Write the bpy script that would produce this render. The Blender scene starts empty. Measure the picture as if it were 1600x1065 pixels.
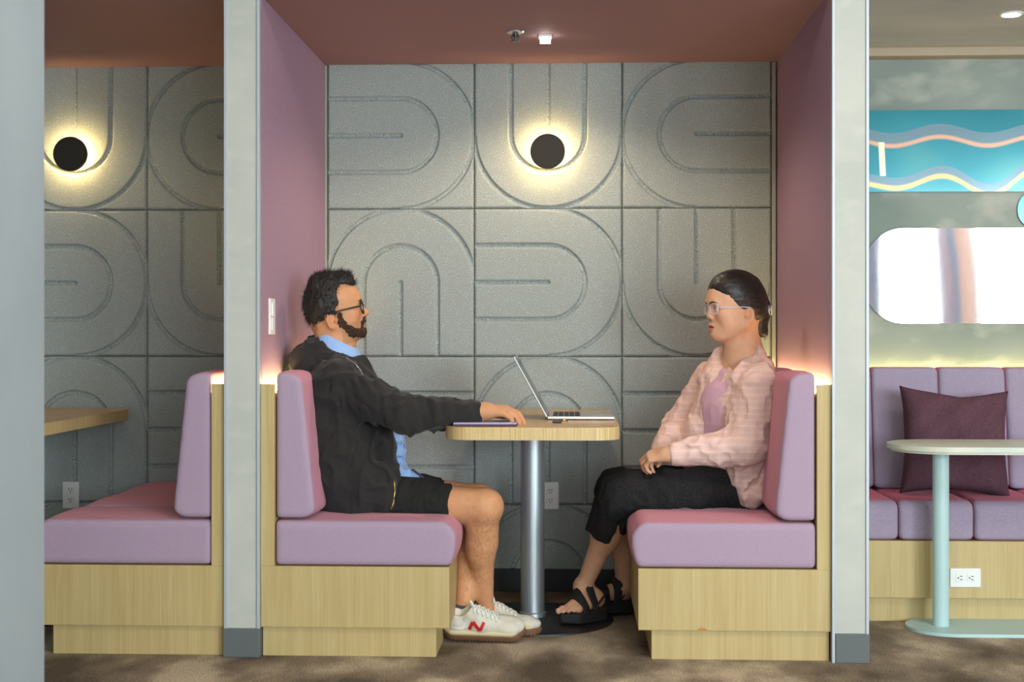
import bpy, bmesh, math, random
import numpy as np
from mathutils import Vector, Matrix, Euler
random.seed(7); rng = np.random.RandomState(11)
R_ = math.radians
sc = bpy.context.scene
COL = sc.collection
# ------------------------------------------------------------------ camera
FPX = 2222.0; CZ = 1.10; YAW = math.atan(95/FPX); HOR = 520.0
cam_d = bpy.data.cameras.new('camera'); cam = bpy.data.objects.new('camera', cam_d); COL.objects.link(cam)
cam.location = (0, 0, CZ); cam.rotation_euler = (R_(90), 0, YAW)
cam_d.sensor_width = 36; cam_d.lens = FPX/1600*36; cam_d.shift_y = -(532.5-HOR)/1600
cam_d.clip_start = .05; cam_d.clip_end = 200
cam_d.dof.use_dof = True; cam_d.dof.focus_distance = 5.25; cam_d.dof.aperture_fstop = 2.8
sc.camera = cam
vs = sc.view_settings; vs.view_transform = 'Standard'; vs.look = 'None'; vs.gamma = 1; vs.exposure = 0.0
def ray(px, py):
    a = (px-800)/FPX; c, s = math.cos(YAW), math.sin(YAW)
    return np.array([a*c - s, a*s + c, (HOR-py)/FPX])
def W(px, py, D):                      # point seen at a pixel of the 1600x1065 frame, D metres into the room
    r = ray(px, py); return np.array([0, 0, CZ]) + r*(D/r[1])
# ------------------------------------------------------------------ world and lights
wd = bpy.data.worlds.new('sky'); sc.world = wd; wd.use_nodes = True
bg = wd.node_tree.nodes['Background']; bg.inputs[0].default_value = (.80, .90, 1.0, 1); bg.inputs[1].default_value = 2.2
def area(name, loc, target, sx, sy, power, col, shape='RECTANGLE'):
    l = bpy.data.lights.new(name, 'AREA'); l.shape = shape; l.size = sx; l.size_y = sy; l.energy = power; l.color = col
    o = bpy.data.objects.new(name, l); COL.objects.link(o); o.location = loc
    o.rotation_euler = (Vector(target)-Vector(loc)).to_track_quat('-Z', 'Y').to_euler(); return o
PANES = [(-3.2, -1.4, 12), (-.7, 1.0, 45), (1.4, 3.1, 165), (3.52, 4.12, 110), (4.53, 6.2, 430)]     # window panes behind the camera: x0, x1, watts of daylight
for (a0, a1, pw) in PANES:
    area('window_daylight', ((a0+a1)/2, -3.99, 1.55), ((a0+a1)/2, 5.5, 1.55), a1-a0, 2.0, pw, (.82, .93, 1.0))
def spot(name, loc, power, col, size=R_(110), blend=.6, rad=.03):
    l = bpy.data.lights.new(name, 'SPOT'); l.energy = power; l.color = col; l.spot_size = size; l.spot_blend = blend; l.shadow_soft_size = rad
    o = bpy.data.objects.new(name, l); COL.objects.link(o); o.location = loc; return o
WARM = (1.0, .74, .42)
for lx in (0.0, 2.0):
    area('aisle_fill_light', (lx, 3.1, 2.88), (lx, 3.1, 0), 1.2, .6, 26, (1.0, .93, .84))  # added fill above the aisle, out of view, to lift floor and back wall
# ------------------------------------------------------------------ object helpers
BASE = {}
def put(name, mesh, parent=None, label=None, kind=None, loc=None):
    o = bpy.data.objects.new(name, mesh); COL.objects.link(o)
    if parent is not None: o.parent = parent
    if loc is not None: o.location = loc
    if label: o['label'] = label
    if kind: o['kind'] = kind
    return o
def absloc(p):
    v = Vector((0, 0, 0))
    while p is not None: v += p.location; p = p.parent
    return v
def obj(name, verts, faces, mat, parent=None, label=None, kind=None, smooth=False, base=None):
    """mesh object from world-space vertices"""
    off = np.array(absloc(parent)) if parent is not None else np.zeros(3)
    own = np.zeros(3)
    if base is not None: own = np.array(base, float)
    me = bpy.data.meshes.new(name)
    v = np.asarray(verts, float) - off - own
    me.from_pydata([tuple(q) for q in v], [], [tuple(int(i) for i in f) for f in faces])
    for m in (mat if isinstance(mat, (list, tuple)) else [mat]): me.materials.append(m)
    if smooth: me.polygons.foreach_set('use_smooth', [True]*len(me.polygons))
    me.update()
    return put(name, me, parent, label, kind, tuple(own) if base is not None else None)
def thing(name, label, cat, loc=(0, 0, 0), group=None):
    o = bpy.data.objects.new(name, None); COL.objects.link(o); o.location = tuple(float(q) for q in loc); o.empty_display_size = .05
    o['label'] = label; o['category'] = cat
    if group: o['group'] = group
    return o
def tag(o, label, cat, group=None):
    o['label'] = label; o['category'] = cat
    if group: o['group'] = group
    return o
def copy_tree(o, parent=None):
    c = o.copy(); COL.objects.link(c); c.parent = parent
    for ch in list(o.children): copy_tree(ch, c)
    return c
class MB:
    def __init__(s): s.v = []; s.f = []; s.mi = []
    def add(s, v, f, mi=0):
        n = len(s.v); s.v += [tuple(q) for q in v]; s.f += [tuple(i+n for i in q) for q in f]; s.mi += [mi]*len(f); return s
    def box(s, x0, x1, y0, y1, z0, z1, bev=0.0, mi=0, seg=2, M=None):
        bm = bmesh.new(); bmesh.ops.create_cube(bm, size=1)
        for v in bm.verts: v.co = Vector(((x0+x1)/2+v.co.x*(x1-x0), (y0+y1)/2+v.co.y*(y1-y0), (z0+z1)/2+v.co.z*(z1-z0)))
        if bev > 0: bmesh.ops.bevel(bm, geom=bm.edges[:], offset=bev, segments=seg, affect='EDGES', profile=.5)
        if M is not None: bm.transform(M)
        bm.verts.index_update(); s.add([v.co[:] for v in bm.verts], [[v.index for v in f.verts] for f in bm.faces], mi); bm.free(); return s
    def prism(s, pts, axis, a0, a1, mi=0):
        n = len(pts); v = []
        for a in (a0, a1):
            for p, q in pts:
                v.append({'y': (p, a, q), 'z': (p, q, a), 'x': (a, p, q)}[axis])
        f = [tuple(range(n))[::-1], tuple(range(n, 2*n))] + [(i, (i+1) % n, n+(i+1) % n, n+i) for i in range(n)]
        return s.add(v, f, mi)
    def lathe(s, prof, c, axis='z', n=48, mi=0, M=None):
        v = []; f = []
        for r, h in prof:
            for i in range(n):
                a = 2*math.pi*i/n; x, y = r*math.cos(a), r*math.sin(a)
                q = {'z': (x, y, h), 'y': (x, h, y), 'x': (h, x, y)}[axis]
                if M is not None: q = tuple(M @ Vector(q))
                v.append((q[0]+c[0], q[1]+c[1], q[2]+c[2]))
        for j in range(len(prof)-1):
            for i in range(n): f.append((j*n+i, j*n+(i+1) % n, (j+1)*n+(i+1) % n, (j+1)*n+i))
        f.append(tuple(range(n))[::-1]); f.append(tuple(range((len(prof)-1)*n, len(prof)*n)))
        return s.add(v, f, mi)
    def tube(s, pts, r, n=10, mi=0, closed=False, flat=None):
        P = [Vector(p) for p in pts]; m = len(P); v = []; f = []
        rr = r if isinstance(r, (list, tuple)) else [r]*m
        up = Vector((0, 0, 1)); prev = None
        for i in range(m):
            t = (P[(i+1) % m]-P[i-1]) if closed else (P[min(i+1, m-1)]-P[max(i-1, 0)])
            t.normalize()
            if prev is None: a = t.cross(up); a = t.cross(Vector((0, 1, 0))) if a.length < .1 else a
            else: a = prev - t*prev.dot(t)
            a.normalize(); b = t.cross(a); prev = a
            for k in range(n):
                an = 2*math.pi*k/n; v.append(P[i] + (a*math.cos(an)+b*math.sin(an)*(flat or 1))*rr[i])
        for i in range(m if closed else m-1):
            for k in range(n): f.append((i*n+k, i*n+(k+1) % n, ((i+1) % m)*n+(k+1) % n, ((i+1) % m)*n+k))
        if not closed: f.append(tuple(range(n))[::-1]); f.append(tuple(range((m-1)*n, m*n)))
        return s.add(v, f, mi)
    def build(s, name, mat, parent=None, label=None, kind=None, smooth=False, base=None, ang=None):
        o = obj(name, s.v, s.f, mat, parent, label, kind, smooth or ang is not None, base)
        bm = bmesh.new(); bm.from_mesh(o.data); bmesh.ops.recalc_face_normals(bm, faces=bm.faces); bm.to_mesh(o.data); bm.free()
        if isinstance(mat, (list, tuple)): o.data.polygons.foreach_set('material_index', s.mi)
        if ang is not None:
            e = o.data; bm = bmesh.new(); bm.from_mesh(e)
            for ed in bm.edges: ed.smooth = ed.calc_face_angle(0) < R_(ang)
            bm.to_mesh(e); bm.free()
        return o
# ------------------------------------------------------------------ materials
def lin(r, g, b):
    f = lambda c: (c/255/12.92) if c/255 <= .04045 else ((c/255+.055)/1.055)**2.4
    return (f(r), f(g), f(b), 1)
def mat(name, base, rough=.6, metal=0, spec=.5, noise=None, bump=None, wave=None, emit=None, est=0, sheen=0, tint2=None, coat=0, vcol=False, grazing=None, trans=0, alpha=1, sss=0):
    m = bpy.data.materials.new(name); m.use_nodes = True; nt = m.node_tree; N = nt.nodes; L = nt.links
    b = N['Principled BSDF']; b.inputs['Base Color'].default_value = base; b.inputs['Roughness'].default_value = rough
    b.inputs['Metallic'].default_value = metal; b.inputs['Specular IOR Level'].default_value = spec
    b.inputs['Coat Weight'].default_value = coat; b.inputs['Sheen Weight'].default_value = sheen
    b.inputs['Transmission Weight'].default_value = trans; b.inputs['Alpha'].default_value = alpha
    if sss: b.inputs['Subsurface Weight'].default_value = sss; b.inputs['Subsurface Radius'].default_value = (.012, .004, .002); b.inputs['Subsurface Scale'].default_value = 1.0
    if emit: b.inputs['Emission Color'].default_value = emit; b.inputs['Emission Strength'].default_value = est
    tc = N.new('ShaderNodeTexCoord'); cur = None
    if vcol:
        a = N.new('ShaderNodeAttribute'); a.attribute_name = 'Col'; cur = a.outputs['Color']
    if noise:     # (scale, detail, colour2, vector scale)  mottling between two colours
        for (sca, det, c2, vsc, lo, hi) in noise:
            mp = N.new('ShaderNodeMapping'); mp.inputs['Scale'].default_value = vsc; L.new(tc.outputs['Object'], mp.inputs[0])
            n = N.new('ShaderNodeTexNoise'); n.inputs['Scale'].default_value = sca; n.inputs['Detail'].default_value = det; L.new(mp.outputs[0], n.inputs['Vector'])
            r = N.new('ShaderNodeMapRange'); r.inputs[1].default_value = lo; r.inputs[2].default_value = hi; L.new(n.outputs['Fac'], r.inputs[0])
            mx = N.new('ShaderNodeMix'); mx.data_type = 'RGBA'; L.new(r.outputs[0], mx.inputs[0])
            if cur is None: mx.inputs[6].default_value = base
            else: L.new(cur, mx.inputs[6])
            mx.inputs[7].default_value = c2; cur = mx.outputs[2]
    if wave:      # (colour, scale, direction, width)
        for (c2, sca, dr, w, dist) in wave:
            wv = N.new('ShaderNodeTexWave'); wv.bands_direction = dr; wv.inputs['Scale'].default_value = sca; wv.inputs['Distortion'].default_value = dist; wv.inputs['Detail'].default_value = 1
            wv.inputs['Detail Scale'].default_value = .6
            L.new(tc.outputs['Object'], wv.inputs['Vector'])
            r = N.new('ShaderNodeMapRange'); r.inputs[1].default_value = 1-w; r.inputs[2].default_value = 1-w*.6; L.new(wv.outputs['Fac'], r.inputs[0])
            mx = N.new('ShaderNodeMix'); mx.data_type = 'RGBA'; L.new(r.outputs[0], mx.inputs[0])
            if cur is None: mx.inputs[6].default_value = base
            else: L.new(cur, mx.inputs[6])
            mx.inputs[7].default_value = c2; cur = mx.outputs[2]
    if grazing:   # two-tone woven cloth: cross threads show at a shallow angle
        lw = N.new('ShaderNodeLayerWeight'); lw.inputs[0].default_value = grazing[1]
        r = N.new('ShaderNodeMapRange'); r.inputs[1].default_value = grazing[2]; r.inputs[2].default_value = grazing[3]; L.new(lw.outputs['Facing'], r.inputs[0])
        mx = N.new('ShaderNodeMix'); mx.data_type = 'RGBA'; L.new(r.outputs[0], mx.inputs[0])
        if cur is None: mx.inputs[6].default_value = base
        else: L.new(cur, mx.inputs[6])
        mx.inputs[7].default_value = grazing[0]; cur = mx.outputs[2]
    if cur is not None: L.new(cur, b.inputs['Base Color'])
    if bump:
        prev = None
        for (sca, st, vsc, dist) in bump:
            mp = N.new('ShaderNodeMapping'); mp.inputs['Scale'].default_value = vsc; L.new(tc.outputs['Object'], mp.inputs[0])
            n = N.new('ShaderNodeTexNoise'); n.inputs['Scale'].default_value = sca; n.inputs['Detail'].default_value = 4; L.new(mp.outputs[0], n.inputs['Vector'])
            bp = N.new('ShaderNodeBump'); bp.inputs['Strength'].default_value = st; bp.inputs['Distance'].default_value = dist; L.new(n.outputs['Fac'], bp.inputs['Height'])
            if prev: L.new(prev, bp.inputs['Normal'])
            prev = bp.outputs[0]
        L.new(prev, b.inputs['Normal'])
    return m
U1 = (1, 1, 1)
M = {}
M['felt'] = mat('grey_felt', lin(176, 184, 180), .95, spec=.1, noise=[(250, 3, lin(102, 110, 108), U1, .42, .66), (34, 3, lin(152, 158, 152), U1, .35, .7)], bump=[(420, .18, U1, .0015)])
M['plaster'] = mat('grey_plaster', lin(190, 190, 180), .7, spec=.2, noise=[(2.3, 4, lin(176, 178, 170), U1, .35, .7), (9, 5, lin(192, 192, 182), (1, 1, 2), .5, .75)], bump=[(60, .06, U1, .002)])
M['plaster_wall'] = mat('grey_green_plaster', lin(158, 164, 154), .75, spec=.2, noise=[(1.7, 4, lin(128, 140, 132), U1, .3, .7), (5, 5, lin(180, 180, 168), (1, 1, 1.6), .52, .75)])
M['plaster_pillar'] = mat('blue_grey_plaster', lin(158, 168, 172), .75, spec=.2, noise=[(2, 4, lin(148, 158, 163), U1, .35, .7)])
M['purple'] = mat('mauve_wall_fabric', lin(168, 138, 156), .85, spec=.15, noise=[(260, 2, lin(156, 126, 144), U1, .4, .65)], bump=[(260, .25, U1, .001)])
M['booth_ceiling'] = mat('salmon_mauve_paint', lin(152, 118, 124), .7, spec=.2)
M['grey_ceiling'] = mat('grey_ceiling_plaster', lin(205, 198, 192), .8, noise=[(1.2, 5, lin(178, 174, 172), (1, 2.5, 1), .35, .7)])
M['rear'] = mat('blue_grey_wall_paint', lin(112, 128, 150), .8, noise=[(.9, 2, lin(190, 150, 140), (6, 1, .3), .45, .6)])
M['white_paint'] = mat('white_paint', lin(215, 215, 210), .8)
M['metal_trim'] = mat('brushed_aluminium_trim', lin(176, 182, 186), .5, metal=.3)
M['steel'] = mat('brushed_steel', lin(188, 196, 198), .42, metal=.75, noise=[(4, 2, lin(172, 180, 184), (30, 30, .5), .4, .6)])
M['steel_dark'] = mat('dark_steel_plate', lin(92, 92, 92), .35, metal=.9)
M['dark_base'] = mat('charcoal_rubber_base', lin(92, 97, 96), .6)
M['black_base'] = mat('black_skirting', lin(38, 38, 40), .6)
wood_noise = [(3.0, 4, lin(180, 157, 104), (14, 14, .7), .35, .65), (8, 5, lin(194, 175, 126), (22, 22, .4), .5, .75)]
M['wood'] = mat('light_oak_laminate', lin(188, 166, 114), .5, spec=.35, noise=wood_noise)
M['wood_top'] = mat('oak_table_laminate', lin(205, 170, 112), .33, spec=.45, noise=[(3.0, 4, lin(190, 152, 92), (14, .7, 14), .35, .65)], coat=.1)
M['wood_edge'] = mat('oak_table_edge', lin(216, 190, 136), .5, noise=[(6.0, 4, lin(190, 160, 104), (30, 30, .7), .35, .65)])
M['chip'] = mat('worn_laminate_chip', lin(178, 130, 60), .7)
M['lilac'] = mat('lilac_two_tone_weave', lin(172, 150, 168), .85, spec=.15, sheen=.1, noise=[(600, 2, lin(160, 137, 157), U1, .4, .62)],
                 grazing=(lin(204, 130, 146), .5, .48, .86), bump=[(420, .3, U1, .001)])
M['lilac_banq'] = mat('lilac_grey_weave', lin(162, 148, 166), .85, spec=.15, sheen=.1, noise=[(300, 2, lin(150, 135, 155), U1, .4, .62)],
                 grazing=(lin(214, 84, 118), .5, .55, .86), bump=[(420, .3, U1, .001)])
M['pillow'] = mat('plum_brown_linen', lin(96, 66, 76), .95, spec=.1, noise=[(120, 3, lin(80, 54, 63), (1, 1, 3), .38, .66)], bump=[(200, .4, U1, .002), (14, .3, U1, .012)])
M['white_plastic'] = mat('white_plastic', lin(226, 226, 222), .4)
M['slot'] = mat('dark_slot', lin(50, 48, 46), .6)
M['black_metal'] = mat('matt_black_metal', lin(30, 29, 28), .6, spec=.2)
M['led'] = mat('warm_led', lin(255, 220, 150), .5, emit=(1.0, .68, .27, 1), est=125)
M['led_strip'] = mat('warm_led_strip', lin(255, 220, 150), .5, emit=(1.0, .84, .34, 1), est=24)
M['led_cool'] = mat('white_led', lin(255, 245, 230), .5, emit=(1.0, .93, .82, 1), est=14)
M['aqua'] = mat('pale_aqua_enamel', lin(176, 204, 202), .4, spec=.4)
M['aqua_top'] = mat('pale_ash_top', lin(206, 204, 184), .35, spec=.4, noise=[(4, 3, lin(190, 196, 180), (1, 12, 1), .4, .7)])
M['alu'] = mat('laptop_aluminium', lin(190, 188, 186), .35, metal=.8)
M['alu_violet'] = mat('tablet_aluminium', lin(160, 152, 182), .4, metal=.5)
M['screen'] = mat('dark_screen_glass', lin(30, 32, 36), .15)
M['keys'] = mat('black_keys', lin(40, 40, 42), .6)
M['hoodie'] = mat('black_hoodie_cotton', lin(47, 44, 43), .95, spec=.12, sheen=.12, bump=[(9, .55, (1, 1, 1), .02), (26, .35, (1, 1, 1.6), .008), (300, .3, U1, .001)])
M['shorts'] = mat('black_shorts_cotton', lin(40, 39, 38), .95, spec=.12, bump=[(12, .5, (1, 1, 1), .015), (300, .3, U1, .001)])
M['pants'] = mat('black_denim', lin(33, 32, 33), .85, spec=.15, noise=[(160, 3, lin(46, 44, 44), U1, .45, .7)], bump=[(14, .4, (1, 1, 1), .012)])
M['blue_shirt'] = mat('light_blue_shirt', lin(152, 182, 228), .85, spec=.15, bump=[(20, .4, (1, 1, 1), .01)])
M['navy'] = mat('navy_cord', lin(48, 60, 92), .8)
M['pink_shirt'] = mat('pale_pink_striped_shirt', lin(226, 190, 178), .88, spec=.1, wave=[(lin(232, 198, 186), 14, 'Z', .34, 2.4)], bump=[(10, .5, U1, .018), (26, .35, (1, 1, 1), .008)])
M['lilac_top'] = mat('lilac_pink_top', lin(214, 172, 190), .9, spec=.1, bump=[(18, .3, U1, .008)])
M['skin_m'] = mat('tan_skin', lin(205, 150, 112), .55, spec=.3, vcol=True, bump=[(260, .12, U1, .001)], sss=.03)
M['skin_w'] = mat('fair_skin', lin(226, 178, 148), .52, spec=.3, vcol=True, bump=[(260, .08, U1, .001)], sss=.03)
M['eye'] = mat('eye', lin(232, 226, 220), .2, vcol=True)
M['hair_m'] = mat('black_hair', lin(30, 26, 24), .55, spec=.4, noise=[(60, 3, lin(50, 42, 36), (1, 1, .2), .5, .75)], bump=[(120, .8, (1, 1, .25), .004)])
M['hair_w'] = mat('dark_brown_hair', lin(32, 26, 23), .42, spec=.45, noise=[(40, 3, lin(52, 40, 32), (.2, 1, 1), .5, .75)], bump=[(90, .5, (.15, 1, 1), .003)])
M['beard'] = mat('dark_beard', lin(52, 40, 33), .85, spec=.15, noise=[(260, 3, lin(112, 80, 58), U1, .50, .72)], bump=[(400, .8, U1, .002)])
M['frame_black'] = mat('black_acetate', lin(20, 20, 21), .3)
M['frame_clear'] = mat('clear_acetate', lin(222, 220, 226), .18, spec=.6, alpha=.75)
M['lens'] = mat('spectacle_lens', lin(235, 240, 250), .05, alpha=.05, spec=.8)
M['gold'] = mat('gold_zip', lin(190, 160, 96), .35, metal=.8)
M['silver'] = mat('silver', lin(205, 205, 205), .3, metal=.9)
M['shoe_white'] = mat('off_white_suede', lin(208, 202, 186), .85, noise=[(30, 3, lin(190, 182, 164), U1, .45, .7)], bump=[(90, .2, U1, .002)])
M['shoe_panel'] = mat('pale_leather', lin(226, 222, 208), .6)
M['gum'] = mat('gum_rubber', lin(112, 78, 54), .75)
M['cream_sole'] = mat('cream_midsole', lin(206, 190, 148), .7)
M['red'] = mat('red_leather', lin(196, 34, 36), .6)
M['lace'] = mat('white_lace', lin(222, 220, 210), .9)
M['sock'] = mat('grey_sock', lin(66, 68, 76), .95)
M['sandal'] = mat('black_foam_rubber', lin(28, 27, 28), .75)
M['nail'] = mat('pink_nail', lin(232, 178, 176), .3)
# carpet
def carpet():
    m = bpy.data.materials.new('taupe_carpet'); m.use_nodes = True; nt = m.node_tree; N = nt.nodes; L = nt.links; b = N['Principled BSDF']
    b.inputs['Roughness'].default_value = 1; b.inputs['Specular IOR Level'].default_value = .05
    tc = N.new('ShaderNodeTexCoord')
    def nz(sc_, det, vs_=(1, 1, 1)):
        mp = N.new('ShaderNodeMapping'); mp.inputs['Scale'].default_value = vs_; L.new(tc.outputs['Object'], mp.inputs[0])
        n = N.new('ShaderNodeTexNoise'); n.inputs['Scale'].default_value = sc_; n.inputs['Detail'].default_value = det; L.new(mp.outputs[0], n.inputs['Vector']); return n
    n1 = nz(3.4, 6, (1, .55, 1)); cr = N.new('ShaderNodeValToRGB'); L.new(n1.outputs['Fac'], cr.inputs[0])
    e = cr.color_ramp.elements; e[0].position = .36; e[0].color = lin(104, 92, 78); e[1].position = .62; e[1].color = lin(200, 182, 156)
    x = e.new(.5); x.color = lin(150, 134, 114)
    n2 = nz(150, 3); mx = N.new('ShaderNodeMix'); mx.data_type = 'RGBA'; mx.blend_type = 'MULTIPLY'
    r = N.new('ShaderNodeMapRange'); r.inputs[1].default_value = .35; r.inputs[2].default_value = .65; r.inputs[3].default_value = .6; r.inputs[4].default_value = 1.15; L.new(n2.outputs['Fac'], r.inputs[0])
    mx.inputs[0].default_value = 1; L.new(cr.outputs[0], mx.inputs[6]); L.new(r.outputs[0], mx.inputs[7]); L.new(mx.outputs[2], b.inputs['Base Color'])
    bp = N.new('ShaderNodeBump'); bp.inputs['Strength'].default_value = .8; bp.inputs['Distance'].default_value = .006; L.new(n2.outputs['Fac'], bp.inputs['Height']); L.new(bp.outputs[0], b.inputs['Normal'])
    return m
M['carpet'] = carpet()
# ------------------------------------------------------------------ signed-distance sculpting
def nrm(v): v = np.asarray(v, float); return v/np.linalg.norm(v)
class Prim: pass
class Cone(Prim):        # tapered capsule
    def __init__(s, a, b, r1, r2):
        s.a = np.asarray(a, float); s.b = np.asarray(b, float); s.r1 = r1; s.r2 = r2
        s.c = (s.a+s.b)/2; s.R = np.linalg.norm(s.b-s.a)/2+max(r1, r2)
    def d(s, P):
        ba = s.b-s.a; l2 = float(ba@ba)+1e-12; pa = P-s.a
        t = np.clip(pa@ba/l2, 0, 1); q = pa-t[:, None]*ba
        return np.sqrt((q*q).sum(1))-(s.r1+(s.r2-s.r1)*t)
class Ell(Prim):
    def __init__(s, c, r, R=None):
        s.c = np.asarray(c, float); s.r = np.asarray(r, float); s.M = R; s.R = float(max(r))
    def d(s, P):
        q = P-s.c
        if s.M is not None: q = q@s.M      # to local
        k0 = np.sqrt(((q/s.r)**2).sum(1)); k1 = np.sqrt(((q/s.r**2)**2).sum(1))+1e-9
        return k0*(k0-1)/k1
class Cvx(Prim):         # smooth intersection of half spaces; planes = [(normal, point)]
    def __init__(s, planes, k, c, R): s.p = [(nrm(n), np.asarray(q, float)) for n, q in planes]; s.k = k; s.c = np.asarray(c, float); s.R = R
    def d(s, P):
        F = None
        for n, q in s.p:
            e = (P-q)@n; F = e if F is None else smax(F, e, s.k)
        return F
def smin(a, b, k):
    if k <= 0: return np.minimum(a, b)
    h = np.maximum(k-np.abs(a-b), 0)/k; return np.minimum(a, b)-h*h*k*.25
def smax(a, b, k): return -smin(-a, -b, k)
class Sdf:
    def __init__(s, infl=0): s.ops = []; s.infl = infl
    def u(s, p, k=.0): s.ops.append(('u', p, k)); return s
    def sub(s, p, k=.0): s.ops.append(('s', p, k)); return s
    def inter(s, o, k=.0): s.ops.append(('i', o, k)); return s
    def cut(s, o, k=.0): s.ops.append(('c', o, k)); return s
    def f(s, fn): s.ops.append(('f', fn, 0)); return s
    def chain(s, pts, rs, k=.0):
        for i in range(len(pts)-1): s.u(Cone(pts[i], pts[i+1], rs[i], rs[i+1]), k)
        return s
    def ev(s, P, c=None, h=None):
        F = None
        for (t, p, k) in s.ops:
            if t in 'us':
                if c is not None:
                    dx = p.c-c
                    if math.sqrt(dx[0]*dx[0]+dx[1]*dx[1]+dx[2]*dx[2])-p.R > h+k+.02+s.infl: continue
                e = p.d(P)
                if t == 'u': F = e if F is None else smin(F, e, k)
                elif F is not None: F = smax(F, -e, k)
            elif F is not None:
                if t == 'i': F = smax(F-0, p.ev(P, c, h), k)
                elif t == 'c': F = smax(F, -p.ev(P, c, h), k)
                elif t == 'f': F = F+p(P)
        if F is None: F = np.full(len(P), 1.0)
        return F-s.infl
    def bounds(s):
        lo = np.full(3, 1e9); hi = -lo
        for t, p, k in s.ops:
            if t == 'u': lo = np.minimum(lo, p.c-p.R); hi = np.maximum(hi, p.c+p.R)
        return lo-s.infl-.02, hi+s.infl+.02
    def mesh(s, h, bounds=None, B=16):
        lo, hi = bounds or s.bounds(); lo = np.asarray(lo); hi = np.asarray(hi)
        nb = np.ceil((hi-lo)/(h*B)).astype(int); n = nb*B+1
        G = np.full(tuple(n), 1.0, np.float32)
        ar = np.arange(B+1)*h; X, Y, Z = np.meshgrid(ar, ar, ar, indexing='ij'); off = np.stack([X.ravel(), Y.ravel(), Z.ravel()], 1)
        hd = math.sqrt(3)*h*B/2
        for i in range(nb[0]):
            for j in range(nb[1]):
                for k in range(nb[2]):
                    o = lo+np.array([i, j, k])*h*B; c = o+h*B/2
                    near = False
                    for t, p, kk in s.ops:
                        if t == 'u':
                            dx = p.c-c
                            if math.sqrt(float(dx@dx))-p.R < hd+.02+s.infl: near = True; break
                    if not near: continue
                    fc = float(s.ev(c[None, :], c, hd)[0])
                    if abs(fc) > hd*1.9+.03: 
                        if fc < 0: G[i*B:i*B+B+1, j*B:j*B+B+1, k*B:k*B+B+1] = -1
                        continue
                    G[i*B:i*B+B+1, j*B:j*B+B+1, k*B:k*B+B+1] = s.ev(off+o, c, hd).reshape(B+1, B+1, B+1)
        return nets(G, lo, h)
def nets(G, lo, h):
    S = G < 0; n = np.array(G.shape); cn = n-1
    acc = {}; pts = []; cells = []; faces = []
    for ax in range(3):
        a = [slice(None)]*3; b = [slice(None)]*3; a[ax] = slice(0, -1); b[ax] = slice(1, None)
        ch = S[tuple(a)] != S[tuple(b)]; I = np.argwhere(ch)
        o1, o2 = [(1, 2), (2, 0), (0, 1)][ax]
        I = I[(I[:, o1] > 0) & (I[:, o2] > 0) & (I[:, o1] < n[o1]-1) & (I[:, o2] < n[o2]-1)]
        J = I.copy(); J[:, ax] += 1
        g0 = G[tuple(I.T)]; g1 = G[tuple(J.T)]; t = np.clip(g0/(g0-g1), .02, .98)
        p = I.astype(float); p[:, ax] += t
        ids = []
        for d1, d2 in ((-1, -1), (0, -1), (0, 0), (-1, 0)):
            c = I.copy(); c[:, o1] += d1; c[:, o2] += d2
            cid = (c[:, 0]*cn[1]+c[:, 1])*cn[2]+c[:, 2]; ids.append(cid); cells.append(cid); pts.append(p)
        q = np.stack(ids, 1); fl = g0 > 0; q[fl] = q[fl][:, ::-1]; faces.append(q)
    cells = np.concatenate(cells); pts = np.concatenate(pts); F = np.concatenate(faces)
    uq, inv = np.unique(cells, return_inverse=True); cnt = np.bincount(inv)
    V = np.stack([np.bincount(inv, pts[:, k])/cnt for k in range(3)], 1)*h+lo
    F = np.searchsorted(uq, F)
    return V, F
def fastobj(name, V, F, m, parent=None, label=None, col=None, relax=1, base=None):
    for _ in range(relax):        # light Laplacian pass
        acc = np.zeros_like(V); cnt = np.zeros(len(V))
        for a, b in ((0, 1), (1, 2), (2, 3), (3, 0)):
            for x, y in ((a, b), (b, a)):
                for k in range(3): acc[:, k] += np.bincount(F[:, x], V[F[:, y], k], len(V))
                cnt += np.bincount(F[:, x], minlength=len(V))
        V = V*.5+.5*acc/np.maximum(cnt, 1)[:, None]
    off = np.array(absloc(parent)) if parent is not None else np.zeros(3)
    own = np.zeros(3) if base is None else np.asarray(base, float)
    me = bpy.data.meshes.new(name); me.vertices.add(len(V)); me.vertices.foreach_set('co', (V-off-own).astype(np.float32).ravel())
    me.loops.add(len(F)*4); me.loops.foreach_set('vertex_index', F.astype(np.int32).ravel())
    me.polygons.add(len(F)); me.polygons.foreach_set('loop_start', np.arange(0, len(F)*4, 4, dtype=np.int32))
    me.materials.append(m); me.update(calc_edges=True); me.polygons.foreach_set('use_smooth', [True]*len(F))
    if col is not None:
        at = me.attributes.new('Col', 'FLOAT_COLOR', 'POINT'); c = np.ones((len(V), 4), np.float32); c[:, :3] = col(V); at.data.foreach_set('color', c.ravel())
    me.validate()
    o = put(name, me, parent, label)
    if base is not None: o.location = tuple(own)
    return o
def hashn(ix, iy, iz):
    n = (ix*73856093) ^ (iy*19349663) ^ (iz*83492791); n = (n ^ (n >> 13))*1274126177; return ((n ^ (n >> 16)) & 0xffff)/65535.0
def vnoise(P):
    i = np.floor(P).astype(np.int64); f = P-i; f = f*f*(3-2*f); r = 0
    for a in (0, 1):
        for b in (0, 1):
            for c in (0, 1):
                w = (f[:, 0] if a else 1-f[:, 0])*(f[:, 1] if b else 1-f[:, 1])*(f[:, 2] if c else 1-f[:, 2])
                r = r+w*hashn(i[:, 0]+a, i[:, 1]+b, i[:, 2]+c)
    return r
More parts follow.
